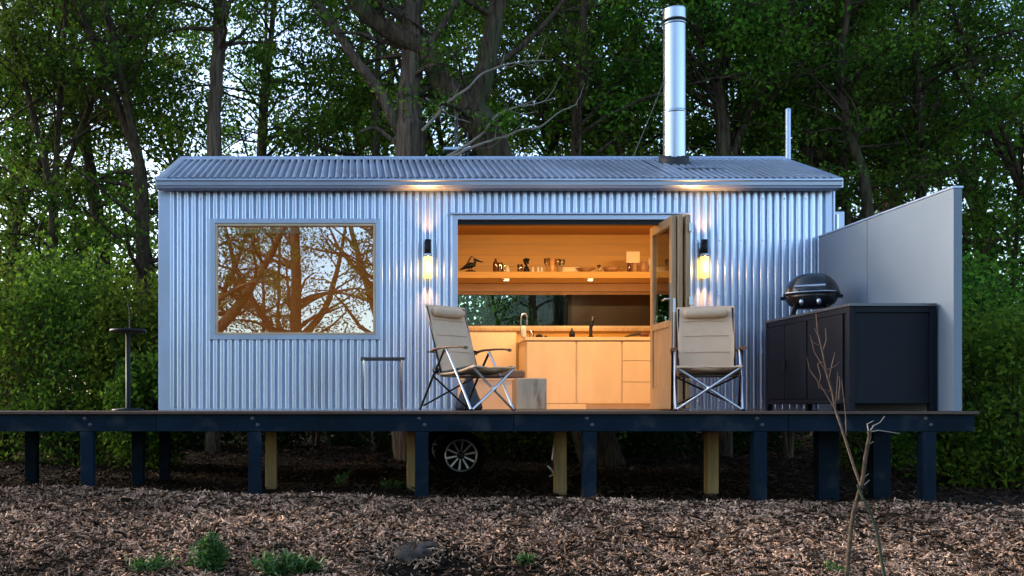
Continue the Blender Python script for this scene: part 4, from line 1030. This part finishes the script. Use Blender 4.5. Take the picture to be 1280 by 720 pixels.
# rock
nr = np.random.default_rng(8)
rk = seen_ground(514, 686); vs = []; fs = []; nu, nv = 26, 12
for j in range(nv + 1):
    ph = math.pi / 2 * j / nv
    for i in range(nu):
        a = 2 * math.pi * i / nu; k = 1 + .22 * math.sin(3 * a + 1) + .14 * math.sin(5 * a + j * .3) + nr.normal() * .03
        vs.append((.19 * k * math.cos(a) * math.cos(ph), .14 * k * math.sin(a) * math.cos(ph), .055 * math.sin(ph) ** .8 + nr.normal() * .005 - .022))
for j in range(nv):
    for i in range(nu): fs.append((j * nu + i, j * nu + (i + 1) % nu, (j + 1) * nu + (i + 1) % nu, (j + 1) * nu + i))
tag(MB().add(vs, fs, True).build('rock', M_stone, loc=(rk.x, rk.y, rk.z - .002), rot=(R(8), R(-4), .3)), 'flat grey rock half buried in the mulch bank', 'rock')
# broken earth ledge beside the rock
mb = MB(); pts = [(505, 690), (530, 686), (558, 681), (572, 690), (590, 698), (606, 708), (622, 722)]
led = []
for k, (a, b) in enumerate(pts):
    p = seen_ground(a, b); p.z += .012; led.append(p)
vs = []; fs = []; q = random.Random(4)
fine = []
for j in range(len(led) - 1):
    for k in range(6): fine.append(led[j].lerp(led[j + 1], k / 6) + Vector((q.uniform(-.008, .008), q.uniform(-.01, .01), q.uniform(-.006, .01))))
for p in fine:
    vs += [tuple(p + Vector((.0, .07, -.03))), tuple(p + Vector((0, .02, .012))), tuple(p + Vector((0, 0, .008))), tuple(p + Vector((-.01, -.004, -.014))), tuple(p + Vector((-.02, .02, -.06)))]
for i in range(len(fine) - 1):
    for k in range(4): fs.append((i * 5 + k, i * 5 + k + 1, i * 5 + 6 + k, i * 5 + 5 + k))
lg = MB().add(vs, fs, True).build('earth_ledge', M_soil); tag(lg, kind='structure')

# bare sapling at right
sp = thing('bare_sapling', 'leafless forked sapling rising in front of the deck at right', 'sapling', (P(1068, 700, 5.6).x, 5.6, float(gz(P(1068, 700, 5.6).x, 5.6))))
o0 = Vector(sp.location)
def sb(pts, d, r0, r1, name='branch', m=M_sap, n=8):
    ps = [P(a, b, d) - o0 for a, b in pts]; k = len(ps); r0 *= .78; r1 *= .72
    return MB().tube(ps, [r0 + (r1 - r0) * i / (k - 1) for i in range(k)], n).build(name, m, sp)
s = 1 / 217
sb([(1056, 745), (1060, 700), (1064, 660), (1067, 640), (1072, 622), (1078, 600), (1082, 570), (1087, 545), (1086, 538)], 5.6, .017, .014, 'trunk')
sb([(1110, 745), (1102, 700), (1096, 665), (1088, 640), (1078, 622), (1072, 606)], 5.58, .013, .010, 'trunk', mat('sapling_green', (.05, .06, .035), .85, spec=.2))
sb([(1076, 607), (1068, 585), (1060, 560), (1052, 535), (1044, 512), (1040, 490), (1034, 470), (1028, 440), (1022, 415), (1020, 392)], 5.62, .011, .0035, 'branch', m=mat('sapling_brown', (.16, .105, .075), .8, spec=.2, var=.25, scale=30))
MBr = mat('sapling_brown', (.16, .105, .075), .8)
for pts in ([(1050, 525), (1040, 505), (1025, 480), (1012, 462), (1008, 445)], [(1058, 545), (1057, 520), (1055, 500), (1052, 475)], [(1044, 512), (1046, 490), (1047, 465)], [(1038, 480), (1030, 460), (1018, 440), (1014, 425)],
            [(1036, 475), (1040, 455), (1044, 440)], [(1030, 452), (1022, 455), (1026, 470), (1024, 480)], [(1028, 440), (1033, 425), (1032, 410)], [(1024, 422), (1018, 410)], [(1040, 490), (1024, 485), (1022, 475)], [(1034, 462), (1044, 458), (1050, 452)],
            [(1026, 432), (1016, 428), (1012, 418)], [(1048, 500), (1050, 480), (1049, 470)]):
    sb(pts, 5.62, .0042, .0018, 'twig', MBr, 5)
for pts in ([(1086, 541), (1092, 532), (1100, 528), (1106, 520)], [(1087, 540), (1098, 538), (1112, 540), (1125, 542)], [(1086, 540), (1084, 530), (1092, 526)], [(1078, 598), (1086, 592)], [(1080, 606), (1087, 600)], [(1085, 556), (1092, 552)]):
    sb(pts, 5.6, .005, .0025, 'twig', mat('twig_pale', (.30, .26, .22), .8), 5)
